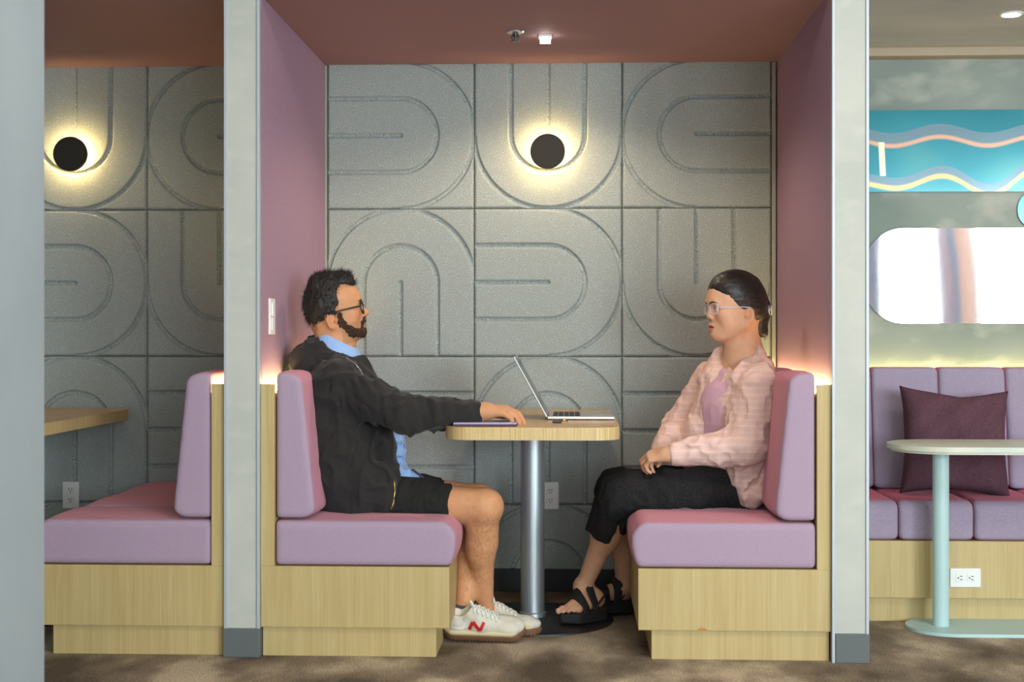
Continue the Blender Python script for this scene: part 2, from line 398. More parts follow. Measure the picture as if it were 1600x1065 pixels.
def folds(sc_, amp, seed=0):
    sc_ = np.array(sc_, float)
    def fn(P):
        q = P*sc_+seed; q = q+1.1*(vnoise(P*6+seed+5)-.5)[:, None]
        a = vnoise(q); return -amp*((1-np.abs(2*a-1))**2-.4)
    return fn
def snap(s, px, py, d0=4.6, d1=6.0, off=0.0):
    r = ray(px, py); r = r/r[1]; D = np.arange(d0, d1, .002); P = np.array([0, 0, CZ])+D[:, None]*r
    F = s.ev(P)-off; k = np.argmax(F < 0)
    return P[k] if F[k] < 0 else None
def rotm(z=0, y=0, x=0): return np.array(Euler((R_(x), R_(y), R_(z)), 'XYZ').to_matrix())
class Frame:
    def __init__(s, o, Rm, sc=1.0): s.o = np.asarray(o, float); s.R = Rm; s.s = sc
    def p(s, q): return s.o+s.R@(np.asarray(q, float)*s.s)
    def cone(s, a, b, r1, r2): return Cone(s.p(a), s.p(b), r1*s.s, r2*s.s)
    def ell(s, c, r, L=None): return Ell(s.p(c), np.asarray(r)*s.s, s.R if L is None else s.R@L)
    def loc(s, P): return ((P-s.o)@s.R)/s.s
    def cvx(s, planes, k, c, R): return Cvx([(s.R@np.asarray(n, float), s.p(q)) for n, q in planes], k, s.p(c), R*s.s)
# ================================================================== THE ROOM
FR = 4.80; BK = 6.08; XL = -1.063; XR = .865; PT = .120; PITCH = (XR-XL)+PT; CEIL = 2.25
MB().box(-6, 7, -4, 6.3, -.05, 0).build('floor', M['carpet'], kind='structure')
MB().box(-6, 7, BK+.035, BK+.2, 0, 2.9).build('wall_back', M['plaster_wall'], kind='structure')
MB().box(-6, 7, -4, FR-.02, 2.9, 3.0).build('ceiling', M['white_paint'], kind='structure')
MB().box(-6, XR+.06, FR-.011, BK+.2, CEIL, 2.9).build('ceiling_booth', M['booth_ceiling'], kind='structure')
w = MB(); w.box(XR+.06, 7, FR-.011, BK+.2, 2.30, 2.9); w.build('ceiling_right', M['grey_ceiling'], kind='structure')
MB().box(XR+.13, 7, BK-.05, BK+.035, 2.262, 2.30, .004).build('trim_1', mat('beige_cove', lin(176, 160, 136), .7), kind='structure')
MB().box(-6.1, -6, -4, 6.3, 0, 3).build('wall_left', M['white_paint'], kind='structure')
MB().box(7, 7.1, -4, 6.3, 0, 3).build('wall_right', M['white_paint'], kind='structure')
# wall behind the camera with its window band
w = MB(); w.box(-6, 7, -4.15, -4, 0, .55); w.box(-6, 7, -4.15, -4, 2.55, 3.0)
ed = [-6]+[q for p in PANES for q in p[:2]]+[7]
for i in range(0, len(ed), 2): w.box(ed[i], ed[i+1], -4.15, -4, .55, 2.55)
w.build('wall_rear', M['rear'], kind='structure')
w = MB()
for (a0, a1, pw) in PANES:
    for x in (a0, a1): w.box(x-.03, x+.03, -4.1, -3.98, .52, 2.58)
    for z in (.55, 2.55): w.box(a0, a1, -4.1, -3.98, z-.03, z+.03)
w.build('window_1', M['metal_trim'], kind='structure')
def partition(name, x0, x1, front_trims):
    w = MB(); y0 = FR-.012; o = MB()
    o.box(x0, x1, y0, BK+.03, 0, CEIL)
    p = o.build(name, [M['plaster'], M['purple']], kind='structure')
    for f in p.data.polygons: f.material_index = 1 if abs(f.normal.x) > .5 else 0
    return p
pl = partition('wall_partition_left', XL-PT, XL, 1)
pr = partition('wall_partition_right', XR, XR+PT, 1)
for (x0, x1, p) in ((XL-PT, XL, pl), (XR, XR+PT, pr)):
    y0 = FR-.012
    for x in (x0, x1-.008):
        MB().box(x-.001, x+.009, y0-.006, y0+.02, .0 if x > 0 and x < x1-.02 else .095, CEIL, .001).build('corner_trim', M['metal_trim'], p)
    MB().box(x0+.009 if x0 > 0 else x0-.004, x1+.003, y0-.010, y0+.30, 0, .098, .003).build('skirting', M['dark_base'], p)
# right face of the right partition is plaster
for f in pr.data.polygons:
    if f.normal.x > .5: f.material_index = 0
# foreground pillar
a = W(70, 500, 3.6)
w = MB(); w.box(a[0]-.42, a[0], 3.25, 3.6, 0, 2.9, .004); w.build('wall_pillar', M['plaster_pillar'], kind='structure')
# black skirting along the booth back wall
for i, (x0, x1) in enumerate(((XL, XR), (XL-PITCH, XL-PT))):
    MB().box(x0, x1, BK-.028, BK+.03, 0, .095, .003).build('baseboard_%s' % ('middle', 'left')[i], M['black_base'], kind='structure')
# ------------------------------------------------------------------ felt panels
TX0 = W(512, 300, BK)[0]; TX1 = W(1205, 300, BK)[0]; TS = (TX1-TX0)/3; TZ = W(512, 327, BK)[2]   # bottom of top row
def tile_mesh(name, kind):
    n = 170; a = np.linspace(-.5, .5, n+1)*TS*.996; X, Z = np.meshgrid(a, a, indexing='ij')
    q = TS*.25; gw = .0085; 
    if kind == 'arch':       # opens towards +Z: arcs in the lower half, straight runs above
        rr = np.hypot(X, Z); 
        d1 = np.where(Z < 0, np.abs(rr-q), np.abs(np.abs(X)-q)); d2 = np.where(Z < 0, np.abs(rr-TS*.5), 1)
        d3 = np.where(Z > 0, np.abs(X), rr); d = np.minimum(np.minimum(d1, d2), d3)
    else:
        d = np.minimum(np.minimum(np.abs(Z), np.abs(Z-q)), np.abs(Z+q))
    t = np.clip((d-.0062)/.0045, 0, 1); H = -.014*(1-t*t*(3-2*t))
    e = np.minimum(TS*.498-np.abs(X), TS*.498-np.abs(Z)); t = np.clip(e/.008, 0, 1); H = np.minimum(H, -.010*(1-t*t*(3-2*t)))
    V = np.stack([X.ravel(), -H.ravel(), Z.ravel()], 1); m = n+1
    i, j = np.meshgrid(np.arange(n), np.arange(n), indexing='ij'); k = (i*m+j).ravel()
    F = np.stack([k, k+m, k+m+1, k+1], 1)
    # side skirt back to the wall
    ring = [i*m for i in range(m)]+[n*m+j for j in range(1, m)]+[i*m+n for i in range(n-1, -1, -1)]+[j for j in range(n-1, 0, -1)]
    b0 = len(V); bv = V[ring].copy(); bv[:, 1] = .042; V = np.concatenate([V, bv]); L = len(ring)
    F = np.concatenate([F, np.array([[ring[a_], b0+a_, b0+(a_+1) % L, ring[(a_+1) % L]] for a_ in range(L)])])
    me = bpy.data.meshes.new(name); me.from_pydata(V.tolist(), [], F.tolist()); me.materials.append(M['felt'])
    bm = bmesh.new(); bm.from_mesh(me); bmesh.ops.recalc_face_normals(bm, faces=bm.faces)
    if bm.faces[0].normal.y > 0: bmesh.ops.reverse_faces(bm, faces=bm.faces)
    bm.to_mesh(me); bm.free(); me.polygons.foreach_set('use_smooth', [True]*len(me.polygons)); return me
T_arch = tile_mesh('acoustic_panel', 'arch'); T_line = tile_mesh('acoustic_panel_lined', 'line')
ROT = {'up': 0, 'right': 90, 'down': 180, 'left': 270}
lay = [['left', 'up', 'right'], ['down', 'left', 'up'], ['line', 'down', 'line'], ['line', 'down', 'line']]
where_r = ['top row', 'second row', 'third row', 'bottom row']
where_c = ['left', 'middle', 'right']
for b, booth in enumerate(('middle booth', 'left booth')):
    for r in range(4):
        for c in range(3):
            if b == 1 and c == 0: continue
            k = lay[r][c]; zc = TZ+TS*.5-r*TS; xc = TX0+TS*(c+.5)-b*PITCH
            o = put('acoustic_panel', T_line if k == 'line' else T_arch, loc=(xc, BK-.012, zc))
            if k != 'line': o.rotation_euler = (0, R_(ROT[k]), 0)
            pat = 'level grooves' if k == 'line' else {'up': 'U grooves', 'down': 'arch grooves', 'left': 'arches lying left', 'right': 'arches lying right'}[k]
            tag(o, 'grey felt panel, %s, %s column %s %s' % (pat, where_c[c], where_r[r], booth), 'wall panel', 'grey felt panels of the %s' % booth)
    x0 = TX0-b*PITCH; x1 = TX1-b*PITCH
    MB().box(x1+.001, x1+.018, BK-.016, BK+.03, .1, CEIL-.001, .002).build('trim_%d' % (2+2*b), mat('sage_trim', lin(150, 152, 140), .6), kind='structure')
    if b == 0: MB().box(x0-.018, x0-.001, BK-.016, BK+.03, .1, CEIL-.001, .002).build('trim_3', bpy.data.materials['sage_trim'], kind='structure')
# ------------------------------------------------------------------ benches
ZB = .307; ZS = .463; ZT = .926
def bench(xw, sgn, label, parts_label=None):
    """xw = wall plane, sgn = +1 seat runs towards +x"""
    X = lambda d: xw+sgn*d
    def bx(mb, a, b, *r, **k): lo, hi = sorted((X(a), X(b))); return mb.box(lo, hi, *r, **k)
    t = thing('booth_bench', label, 'bench', (X(.32), (FR+BK)/2, 0), 'lilac booth benches on oak bases')
    w = MB(); bx(w, .002, .645, FR, BK-.014, .100, ZB, .002); w.build('base_box', M['wood'], t)
    w = MB(); bx(w, .006, .600, FR+.012, BK-.032, .0, .0995, .002); w.build('kick_plinth', M['wood'], t)
    w = MB(); bx(w, .002, .048, FR, FR+.02, ZB, ZT, .001); w.build('end_panel', M['wood'], t)
    w = MB(); bx(w, .002, .048, FR+.02, BK-.014, ZB, ZT-.03, .001); w.build('back_box', M['wood'], t)
    w = MB(); bx(w, .006, .030, FR+.012, BK-.03, ZT-.029, ZT-.004); w.build('light_strip', M['led_strip'], t)
    # seat cushion
    c = [X(.35), (FR+BK)/2, (ZB+ZS)/2]; ys = [FR+.40, FR+.82]
    def seam(P, ys=ys):
        F = 0
        for y in ys: F = F+.010*np.exp(-((P[:, 1]-y)/.010)**2)
        return F
    def puff(P, ys=ys):
        e = np.array([FR]+ys+[BK-.02]); k = np.clip(np.searchsorted(e, P[:, 1])-1, 0, 2)
        u = (P[:, 1]-e[k])/(e[k+1]-e[k]); return -.006*np.sin(np.clip(u, 0, 1)*math.pi)+.003
    s = Sdf(); s.u(Cvx([((0, -1, 0), (0, FR+.001, 0)), ((0, 1, 0), (0, BK-.014, 0)), ((0, 0, -1), (0, 0, ZB+.001)), ((0, 0, 1), (0, 0, ZS)),
                        ((-sgn, 0, 0), (X(.049), 0, 0)), ((sgn, 0, 0), (X(.668), 0, 0)), ((sgn*.7, 0, .7), (X(.668-.028), 0, ZS-.010)), ((sgn*.93, 0, -.35), (X(.668-.008), 0, ZB+.03)), ((.0, -.7, .7), (0, FR+.006, ZS-.002))], .012, c, .78))
    s.f(seam); s.f(puff)
    V, F = s.mesh(.009); fastobj('seat_cushion', V, F, M['lilac'], t, relax=1)
    # back cushion, leaning face
    c = [X(.12), (FR+BK)/2, .7]; n = np.array([sgn*(.965-ZS), 0, .052]); 
    s = Sdf(); s.u(Cvx([((0, -1, 0), (0, FR+.006, 0)), ((0, 1, 0), (0, BK-.014, 0)), ((0, 0, -1), (0, 0, ZS+.004)), ((0, 0, 1), (0, 0, .966)),
                        ((-sgn, 0, 0), (X(.050), 0, 0)), (n, (X(.190), 0, ZS)), ((sgn*.6, 0, -.8), (X(.178), 0, ZS+.02)), ((sgn*.55, 0, .83), (X(.122), 0, .957))], .014, c, .7))
    s.f(seam); s.f(puff)
    V, F = s.mesh(.008); fastobj('back_cushion', V, F, M['lilac'], t, relax=1)
    return t
b1 = bench(XL, 1, 'lilac booth bench on oak base with the man in the black hoodie sitting on it')
b2 = bench(XR, -1, 'lilac booth bench on oak base with the woman in the pink shirt sitting on it')
chip = W(1098, 982, FR-.001)
mc = MB(); mc.prism([(chip[0]+.018*math.cos(a)*(1 if math.cos(a) < 0 else .8), .1015+.010*math.sin(a)) for a in np.linspace(0, math.pi, 12)], 'y', FR-.0012, FR+.002)
mc.build('worn_chip', M['chip'], [o for o in b2.children if o.name.startswith('base_box')][0])
b3 = copy_tree(b2); b3.location.x -= PITCH; b3['label'] = 'empty lilac booth bench on oak base in the darker left booth'
for ch in b3.children_recursive:
    if ch.name.startswith('worn_chip'): bpy.data.objects.remove(ch); break
# ------------------------------------------------------------------ booth tables
def superrect(cx, cy, hx, hy, r, n=10):
    P = []
    for (sx, sy, a0) in ((1, 1, 0), (-1, 1, 90), (-1, -1, 180), (1, -1, 270)):
        for k in range(n+1):
            a = R_(a0+90*k/n); P.append((cx+sx*(hx-r)+r*math.cos(a), cy+sy*(hy-r)+r*math.sin(a)))
    return P
TZt = .777
tx = (W(694, 660, 4.9)[0]+W(969, 660, 4.9)[0])/2; thx = (W(969, 660, 4.9)[0]-W(694, 660, 4.9)[0])/2
tcx = W(832, 960, 5.45)[0]
t = thing('booth_table', 'oak-topped pedestal table with steel column between the man and the woman', 'table', (tcx, 5.46, 0), 'oak booth tables')
w = MB(); P = superrect(tx, 5.455, thx, .595, .10); w.prism(P, 'z', TZt-.044, TZt-.0015, 0)
w.build('table_edge', M['wood_edge'], t, ang=40)
w = MB(); w.prism(superrect(tx, 5.455, thx-.001, .594, .099), 'z', TZt-.0015, TZt); w.build('table_top', M['wood_top'], t)
w = MB(); w.lathe([(.046, .012), (.046, TZt-.046)], (tcx, 5.46, 0)); w.lathe([(.052, .012), (.052, .03), (.047, .034)], (tcx, 5.46, 0)); w.build('pedestal_column', M['steel'], t, ang=40)
w = MB(); w.lathe([(.31, .0), (.31, .006), (.305, .010), (.05, .016)], (tcx, 5.46, 0), n=72); w.build('base_plate', M['steel_dark'], t, ang=40)
t2 = copy_tree(t); t2.location.x -= PITCH; t2['label'] = 'oak-topped table in the left booth, seen only by its corner beside the pillar'
# ------------------------------------------------------------------ sconces
for b in (0, 1):
    c = W(856, 238, BK-.03); c[0] -= b*PITCH
    yw = BK-.012
    t = thing('wall_sconce', ('round black wall light glowing on the felt above the table', 'round black wall light glowing in the left booth beside the pillar')[b], 'wall light', (c[0], yw, c[2]), 'round black wall lights')
    w = MB(); w.lathe([(.072, yw-.060), (.074, yw-.058), (.074, yw-.046), (.06, yw-.044)], (c[0], 0, c[2]), 'y', 56); w.build('disc', M['black_metal'], t, ang=40)
    w = MB(); w.lathe([(.052, yw-.0435), (.052, yw-.026)], (c[0], 0, c[2]), 'y', 40); w.build('light_ring', M['led'], t, ang=40)
    w = MB(); w.lathe([(.045, yw-.026), (.045, yw+.0)], (c[0], 0, c[2]), 'y', 32); w.build('mount', M['black_metal'], t, ang=40)
# ------------------------------------------------------------------ ceiling downlight + sprinklers
for b in (0, 1):
    c = W(852, 55, 5.5); c[2] = CEIL; c[0] -= b*PITCH
    if b == 0:
        t = thing('square_downlight', 'small square white downlight in the booth ceiling', 'ceiling light', (c[0], c[1], CEIL))
        w = MB(); w.box(c[0]-.026, c[0]+.026, c[1]-.026, c[1]+.026, CEIL-.010, CEIL+.002, .003); w.build('housing', M['white_plastic'], t)
        w = MB(); w.box(c[0]-.020, c[0]+.020, c[1]-.020, c[1]+.020, CEIL-.028, CEIL-.0102, .001); w.build('lamp_face', M['led_cool'], t)
    spot('booth_downlight_lamp', (c[0], c[1], CEIL-.05), (26, 6)[b], (1.0, .80, .58), R_(150), .5, .02)
    s_ = W(805, 48, 5.42); s_[0] -= b*PITCH
    t = thing('fire_sprinkler', ('chrome sprinkler head in the ceiling beside the square downlight', 'sprinkler head in the dark ceiling of the left booth')[b], 'sprinkler', (s_[0], s_[1], CEIL), 'ceiling sprinklers')
    w = MB(); w.lathe([(.034, CEIL-.001), (.032, CEIL-.006), (.014, CEIL-.009)], (s_[0], s_[1], 0), n=28); w.build('escutcheon', M['silver'], t, ang=40)
    w = MB(); w.lathe([(.009, CEIL-.008), (.009, CEIL-.022), (.004, CEIL-.024), (.004, CEIL-.036)], (s_[0], s_[1], 0), n=16)
    for sx in (-1, 1): w.tube([(s_[0]+sx*.009, s_[1], CEIL-.010), (s_[0]+sx*.014, s_[1], CEIL-.024), (s_[0]+sx*.004, s_[1], CEIL-.038)], .002, 6)
    w.lathe([(.018, CEIL-.038), (.018, CEIL-.040)], (s_[0], s_[1], 0), n=20); w.build('nozzle', M['steel_dark'], t, ang=40)
# ------------------------------------------------------------------ outlets and switch
def outlet(c, label, group=None, horiz=False, lab='power outlet'):
    """faces -y; c = centre of the plate on the wall"""
    t = thing('power_outlet', label, 'power outlet', c, group)
    hw, hh = (.036, .058) if not horiz else (.058, .036)
    MB().box(c[0]-hw, c[0]+hw, c[1]-.006, c[1]+.002, c[2]-hh, c[2]+hh, .003).build('cover_plate', M['white_plastic'], t)
    for s in (-1, 1):
        dx, dz = (0, s*.021) if not horiz else (s*.021, 0)
        f = MB().box(c[0]+dx-.016, c[0]+dx+.016, c[1]-.008, c[1]-.005, c[2]+dz-.014, c[2]+dz+.014, .0015).build('socket', M['white_plastic'], t)
        w = MB()
        if not horiz:
            for q in (-.006, .006): w.box(c[0]+dx+q-.0014, c[0]+dx+q+.0014, c[1]-.0086, c[1]-.0078, c[2]+dz-.001, c[2]+dz+.009)
            w.lathe([(.0028, c[1]-.0086), (.0028, c[1]-.0078)], (c[0]+dx, 0, c[2]+dz-.007), 'y', 10)
        else:
            for q in (-.006, .006): w.box(c[0]+dx-.001, c[0]+dx+.009, c[1]-.0086, c[1]-.0078, c[2]+q-.0014, c[2]+q+.0014)
            w.lathe([(.0028, c[1]-.0086), (.0028, c[1]-.0078)], (c[0]+dx-.007, 0, c[2]), 'y', 10)
        w.build('slot', M['slot'], f)
    return t
yf = BK-.012
c = W(860, 774, yf); outlet((c[0], yf, c[2]), 'white duplex power outlet on the felt beside the steel table column', 'booth power outlets')
c = W(111, 773, yf); outlet((c[0], yf, c[2]), 'white duplex power outlet on the felt wall of the left booth', 'booth power outlets')
ys0 = 4.93; ys1 = 5.012; zs0 = W(426, 522, 4.96)[2]; zs1 = W(426, 466, 4.96)[2]
t = thing('light_switch', 'white light switch plate on the mauve wall behind the man', 'light switch', (XL, (ys0+ys1)/2, (zs0+zs1)/2))
MB().box(XL-.001, XL+.007, ys0, ys1, zs0, zs1, .0025).build('cover_plate', M['white_plastic'], t)
MB().box(XL+.006, XL+.012, ys0+.022, ys1-.022, zs0+.065, zs1-.014, .002).build('rocker', M['white_plastic'], t)
MB().box(XL+.006, XL+.010, ys0+.022, ys1-.022, zs0+.014, zs0+.058, .002).build('rocker', M['white_plastic'], t)
# ------------------------------------------------------------------ right lounge: banquette, table, pillow, mirrors
bx0 = XR+PT+.002; bx1 = 3.0; BF = 5.46; BB = BK+.03
t = thing('banquette', 'long lilac banquette with channelled back against the grey plaster wall', 'bench', ((bx0+bx1)/2, (BF+BB)/2, 0))
MB().box(bx0, bx1, BF, BB, .094, .311, .002).build('base_box', M['wood'], t)
MB().box(bx0, bx1, BF+.03, BB, 0, .0935, .002).build('kick_plinth', M['wood'], t)
sx = [W(q, 800, BF)[0] for q in (1405, 1523)]; dxs = sx[1]-sx[0]; e = [bx0, sx[0], sx[1]]
while e[-1] < bx1-.02: e.append(min(e[-1]+dxs, bx1))
for i in range(len(e)-1):
    s = Sdf(); c = ((e[i]+e[i+1])/2, 5.7, .39)
    s.u(Cvx([((-1, 0, 0), (e[i]+.001, 0, 0)), ((1, 0, 0), (e[i+1]-.001, 0, 0)), ((0, -1, 0), (0, BF, 0)), ((0, 1, 0), (0, BB-.10, 0)), ((0, 0, 1), (0, 0, .462)), ((0, 0, -1), (0, 0, .312)), ((0, -.7, .7), (0, BF+.015, .455))], .022, c, .45))
    V, F = s.mesh(.008); fastobj('seat_cushion', V, F, M['lilac_banq'], t)
sx = [W(q, 650, 5.93)[0] for q in (1362, 1467, 1572)]; e = [bx0]+sx; dxs = sx[1]-sx[0]
while e[-1] < bx1-.02: e.append(min(e[-1]+dxs, bx1))
for i in range(len(e)-1):
    s = Sdf(); c = ((e[i]+e[i+1])/2, 5.95, .7); 
    s.u(Cvx([((-1, 0, 0), (e[i]+.0005, 0, 0)), ((1, 0, 0), (e[i+1]-.0005, 0, 0)), ((0, -1, .14), (0, 5.90, .7)), ((0, 1, 0), (0, BB-.055, 0)), ((0, 0, 1), (0, 0, .958)), ((0, 0, -1), (0, 0, .465))], .022 if e[i+1]-e[i] > .05 else .008, c, .5))
    V, F = s.mesh(.008 if e[i+1]-e[i] > .05 else .005); fastobj('back_cushion', V, F, M['lilac_banq'], t)
MB().box(bx0, bx1, BB-.05, BB, .31, .905, .001).build('back_box', M['wood'], t)
MB().box(bx0+.02, bx1-.02, BB-.035, BB-.015, .905, .913).build('light_strip', M['led_strip'], t)
c = W(1508, 902, BF); outlet((c[0], BF, c[2]), 'white horizontal power outlet on the oak base of the banquette', None, True)
# cafe table
cx = W(1470, 975, 5.36)[0]; ct = thing('cafe_table', 'small pale aqua pedestal table with thin rounded top before the banquette', 'table', (cx, 5.36, 0))
tl = W(1393, 695, 5.3)[0]; bl = W(1416, 975, 5.36)[0]
w = MB(); P = superrect(tl+.42, 5.36, .42, .20, .199, 16); w.prism(P, 'z', .672, .690)
w.prism(superrect(tl+.42, 5.36, .405, .185, .184, 16), 'z', .662, .672); w.build('table_top', M['aqua_top'], ct, ang=40)
w = MB(); w.lathe([(.030, .012), (.030, .662)], (cx, 5.36, 0), n=32); w.build('pedestal', M['aqua'], ct, ang=40)
w = MB(); P = superrect(bl+.36, 5.36, .36, .155, .154, 16); w.prism(P, 'z', 0, .012); w.build('base_plate', M['aqua'], ct, ang=40)
# pillow
pc = W(1491, 690, 5.72); n = 44; V = []; Fq = []
hx = (W(1573, 690, 5.72)[0]-W(1408, 690, 5.72)[0])/2; hz = .205
Rm = Matrix.Rotation(R_(-14), 3, 'X') @ Matrix.Rotation(R_(3), 3, 'Y')
for side in (1, -1):
    for i in range(n+1):
        for j in range(n+1):
            u, v = -1+2*i/n, -1+2*j/n
            th = .085*(max(0, (1-u**4)*(1-v**4)))**.45
            x = u*(1-.10*(1-v*v)*abs(u)**2); z = v*(1-.12*(1-u*u)*abs(v)**2)-(.05*max(0, 1-abs(u-.1)*1.6) if v > 0 else 0)*v
            th += (.010*math.sin(7*u+3*v)*(1-abs(u))+.008*math.sin(9*(u-v)))*(1-abs(v)**4)*(1-u**4)
            q = Rm @ Vector((x*hx*1.04, -side*th, z*hz*1.06)); V.append((pc[0]+q.x, pc[1]+q.y, pc[2]+q.z+.0))
m = n+1
for sidx in (0, 1):
    for i in range(n):
        for j in range(n):
            k = sidx*m*m+i*m+j; q = (k, k+m, k+m+1, k+1); Fq.append(q if sidx == 0 else q[::-1])
o = obj('throw_pillow', V, Fq, M['pillow'], smooth=True, base=(pc[0], pc[1], ZS))
bm = bmesh.new(); bm.from_mesh(o.data); bmesh.ops.remove_doubles(bm, verts=bm.verts, dist=.0012); bmesh.ops.recalc_face_normals(bm, faces=bm.faces); bm.to_mesh(o.data); bm.free()
tag(o, 'plum brown linen throw pillow leaning on the lilac banquette', 'pillow')
# pill-shaped iridescent mirrors
def mirror_mat(name, c1, c2, c3, sc_, painted_reflections):
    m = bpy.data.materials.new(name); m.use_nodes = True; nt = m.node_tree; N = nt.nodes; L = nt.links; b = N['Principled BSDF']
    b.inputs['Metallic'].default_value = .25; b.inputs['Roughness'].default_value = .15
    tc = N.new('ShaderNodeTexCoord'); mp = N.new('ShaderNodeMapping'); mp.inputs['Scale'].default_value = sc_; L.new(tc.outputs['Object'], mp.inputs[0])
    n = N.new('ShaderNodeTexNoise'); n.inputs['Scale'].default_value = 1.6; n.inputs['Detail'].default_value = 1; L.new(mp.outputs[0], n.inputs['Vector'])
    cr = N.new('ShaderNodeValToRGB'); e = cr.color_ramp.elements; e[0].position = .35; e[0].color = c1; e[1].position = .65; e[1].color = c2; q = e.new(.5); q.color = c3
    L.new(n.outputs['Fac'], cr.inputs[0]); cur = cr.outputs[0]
    if painted_reflections:  # wavy LED reflections and a pale upright glint painted into the base colour
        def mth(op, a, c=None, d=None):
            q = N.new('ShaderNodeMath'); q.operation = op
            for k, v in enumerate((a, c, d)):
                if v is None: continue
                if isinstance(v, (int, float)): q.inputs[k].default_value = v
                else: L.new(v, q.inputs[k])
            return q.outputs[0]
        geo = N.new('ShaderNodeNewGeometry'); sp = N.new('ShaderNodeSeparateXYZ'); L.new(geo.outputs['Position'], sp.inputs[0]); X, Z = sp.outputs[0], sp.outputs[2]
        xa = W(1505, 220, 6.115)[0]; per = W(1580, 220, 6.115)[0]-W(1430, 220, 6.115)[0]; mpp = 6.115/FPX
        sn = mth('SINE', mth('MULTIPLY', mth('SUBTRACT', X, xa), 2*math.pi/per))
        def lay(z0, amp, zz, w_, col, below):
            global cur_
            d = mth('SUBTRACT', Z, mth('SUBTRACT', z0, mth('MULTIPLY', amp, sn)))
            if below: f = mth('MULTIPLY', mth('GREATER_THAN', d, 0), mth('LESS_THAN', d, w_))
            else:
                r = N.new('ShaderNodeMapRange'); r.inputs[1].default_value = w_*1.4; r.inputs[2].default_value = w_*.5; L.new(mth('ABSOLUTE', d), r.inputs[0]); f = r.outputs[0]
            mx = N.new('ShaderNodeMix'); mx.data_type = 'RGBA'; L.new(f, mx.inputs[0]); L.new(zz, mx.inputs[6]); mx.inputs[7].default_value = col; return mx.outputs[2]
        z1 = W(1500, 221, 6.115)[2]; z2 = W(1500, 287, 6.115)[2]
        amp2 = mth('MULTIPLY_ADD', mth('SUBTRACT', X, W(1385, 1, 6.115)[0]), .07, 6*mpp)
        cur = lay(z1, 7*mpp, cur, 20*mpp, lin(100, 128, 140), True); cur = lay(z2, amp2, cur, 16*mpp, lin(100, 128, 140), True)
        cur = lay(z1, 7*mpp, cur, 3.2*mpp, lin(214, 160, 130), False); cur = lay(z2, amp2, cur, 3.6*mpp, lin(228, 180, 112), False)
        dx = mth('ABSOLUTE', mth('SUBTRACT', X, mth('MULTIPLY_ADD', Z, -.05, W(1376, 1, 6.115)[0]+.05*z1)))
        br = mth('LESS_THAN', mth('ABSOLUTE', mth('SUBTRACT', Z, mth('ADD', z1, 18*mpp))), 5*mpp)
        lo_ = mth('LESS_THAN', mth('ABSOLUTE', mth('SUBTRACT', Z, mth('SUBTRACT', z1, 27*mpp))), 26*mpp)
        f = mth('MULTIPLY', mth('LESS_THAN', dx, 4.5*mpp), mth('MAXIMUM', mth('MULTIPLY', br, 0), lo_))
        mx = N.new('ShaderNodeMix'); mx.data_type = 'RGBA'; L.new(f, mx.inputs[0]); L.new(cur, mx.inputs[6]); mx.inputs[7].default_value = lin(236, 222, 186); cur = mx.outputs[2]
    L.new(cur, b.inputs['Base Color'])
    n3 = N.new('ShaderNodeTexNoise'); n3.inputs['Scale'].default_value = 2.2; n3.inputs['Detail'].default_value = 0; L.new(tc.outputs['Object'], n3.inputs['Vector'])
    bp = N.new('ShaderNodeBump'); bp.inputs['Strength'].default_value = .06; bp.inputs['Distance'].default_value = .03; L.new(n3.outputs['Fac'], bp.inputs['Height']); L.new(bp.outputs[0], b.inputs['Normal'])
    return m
mt = mirror_mat('teal_film_painted_streaks', lin(0, 118, 132), lin(78, 148, 144), lin(26, 130, 142), (1, 1, 1.5), 1.35)
mp_ = mirror_mat('pearl_iridescent_film', lin(236, 226, 214), lin(240, 236, 230), lin(214, 206, 214), (2.4, 1, .6), 0)
mp_.node_tree.nodes['Principled BSDF'].inputs['Metallic'].default_value = .95
mp_.node_tree.nodes['Principled BSDF'].inputs['Roughness'].default_value = .03
YW = BK+.035
def pill(x0, x1, z0, z1, r, m, label):
    w = MB(); w.prism(superrect((x0+x1)/2, (z0+z1)/2, (x1-x0)/2, (z1-z0)/2, r, 14), 'y', YW-.012, YW); o = w.build('wall_mirror', m, base=((x0+x1)/2, YW, (z0+z1)/2))
    tag(o, label, 'mirror', 'iridescent wall mirrors')
pill(1.02, 3.4, W(1400, 300, YW)[2], W(1400, 173, YW)[2], .05, mt, 'teal iridescent wall mirror with painted wavy orange reflections, topmost on the plaster wall')
pill(W(1356, 430, YW)[0]-.02, 3.4, W(1400, 505, YW)[2], W(1400, 357, YW)[2], .17, mp_, 'pearly white wall mirror with rounded end above the banquette')
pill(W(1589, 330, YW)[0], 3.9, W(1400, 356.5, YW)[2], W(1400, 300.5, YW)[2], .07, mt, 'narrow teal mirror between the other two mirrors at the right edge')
# round downlight
c = W(1580, 35, 5.42); zc = 2.30
t = thing('round_downlight', 'round warm downlight recessed in the grey ceiling above the banquette', 'ceiling light', (c[0], c[1], zc))
w = MB(); w.lathe([(.045, zc+.001), (.045, zc-.004), (.036, zc-.006)], (c[0], c[1], 0), n=32); w.build('bezel', M['white_plastic'], t, ang=40)
w = MB(); w.lathe([(.034, zc-.0062), (.033, zc-.008)], (c[0], c[1], 0), n=32); w.build('lamp_face', M['led_cool'], t, ang=40)
spot('lounge_downlight_lamp', (c[0], c[1], zc-.03), 10, (1.0, .82, .6), R_(120), .6, .03)
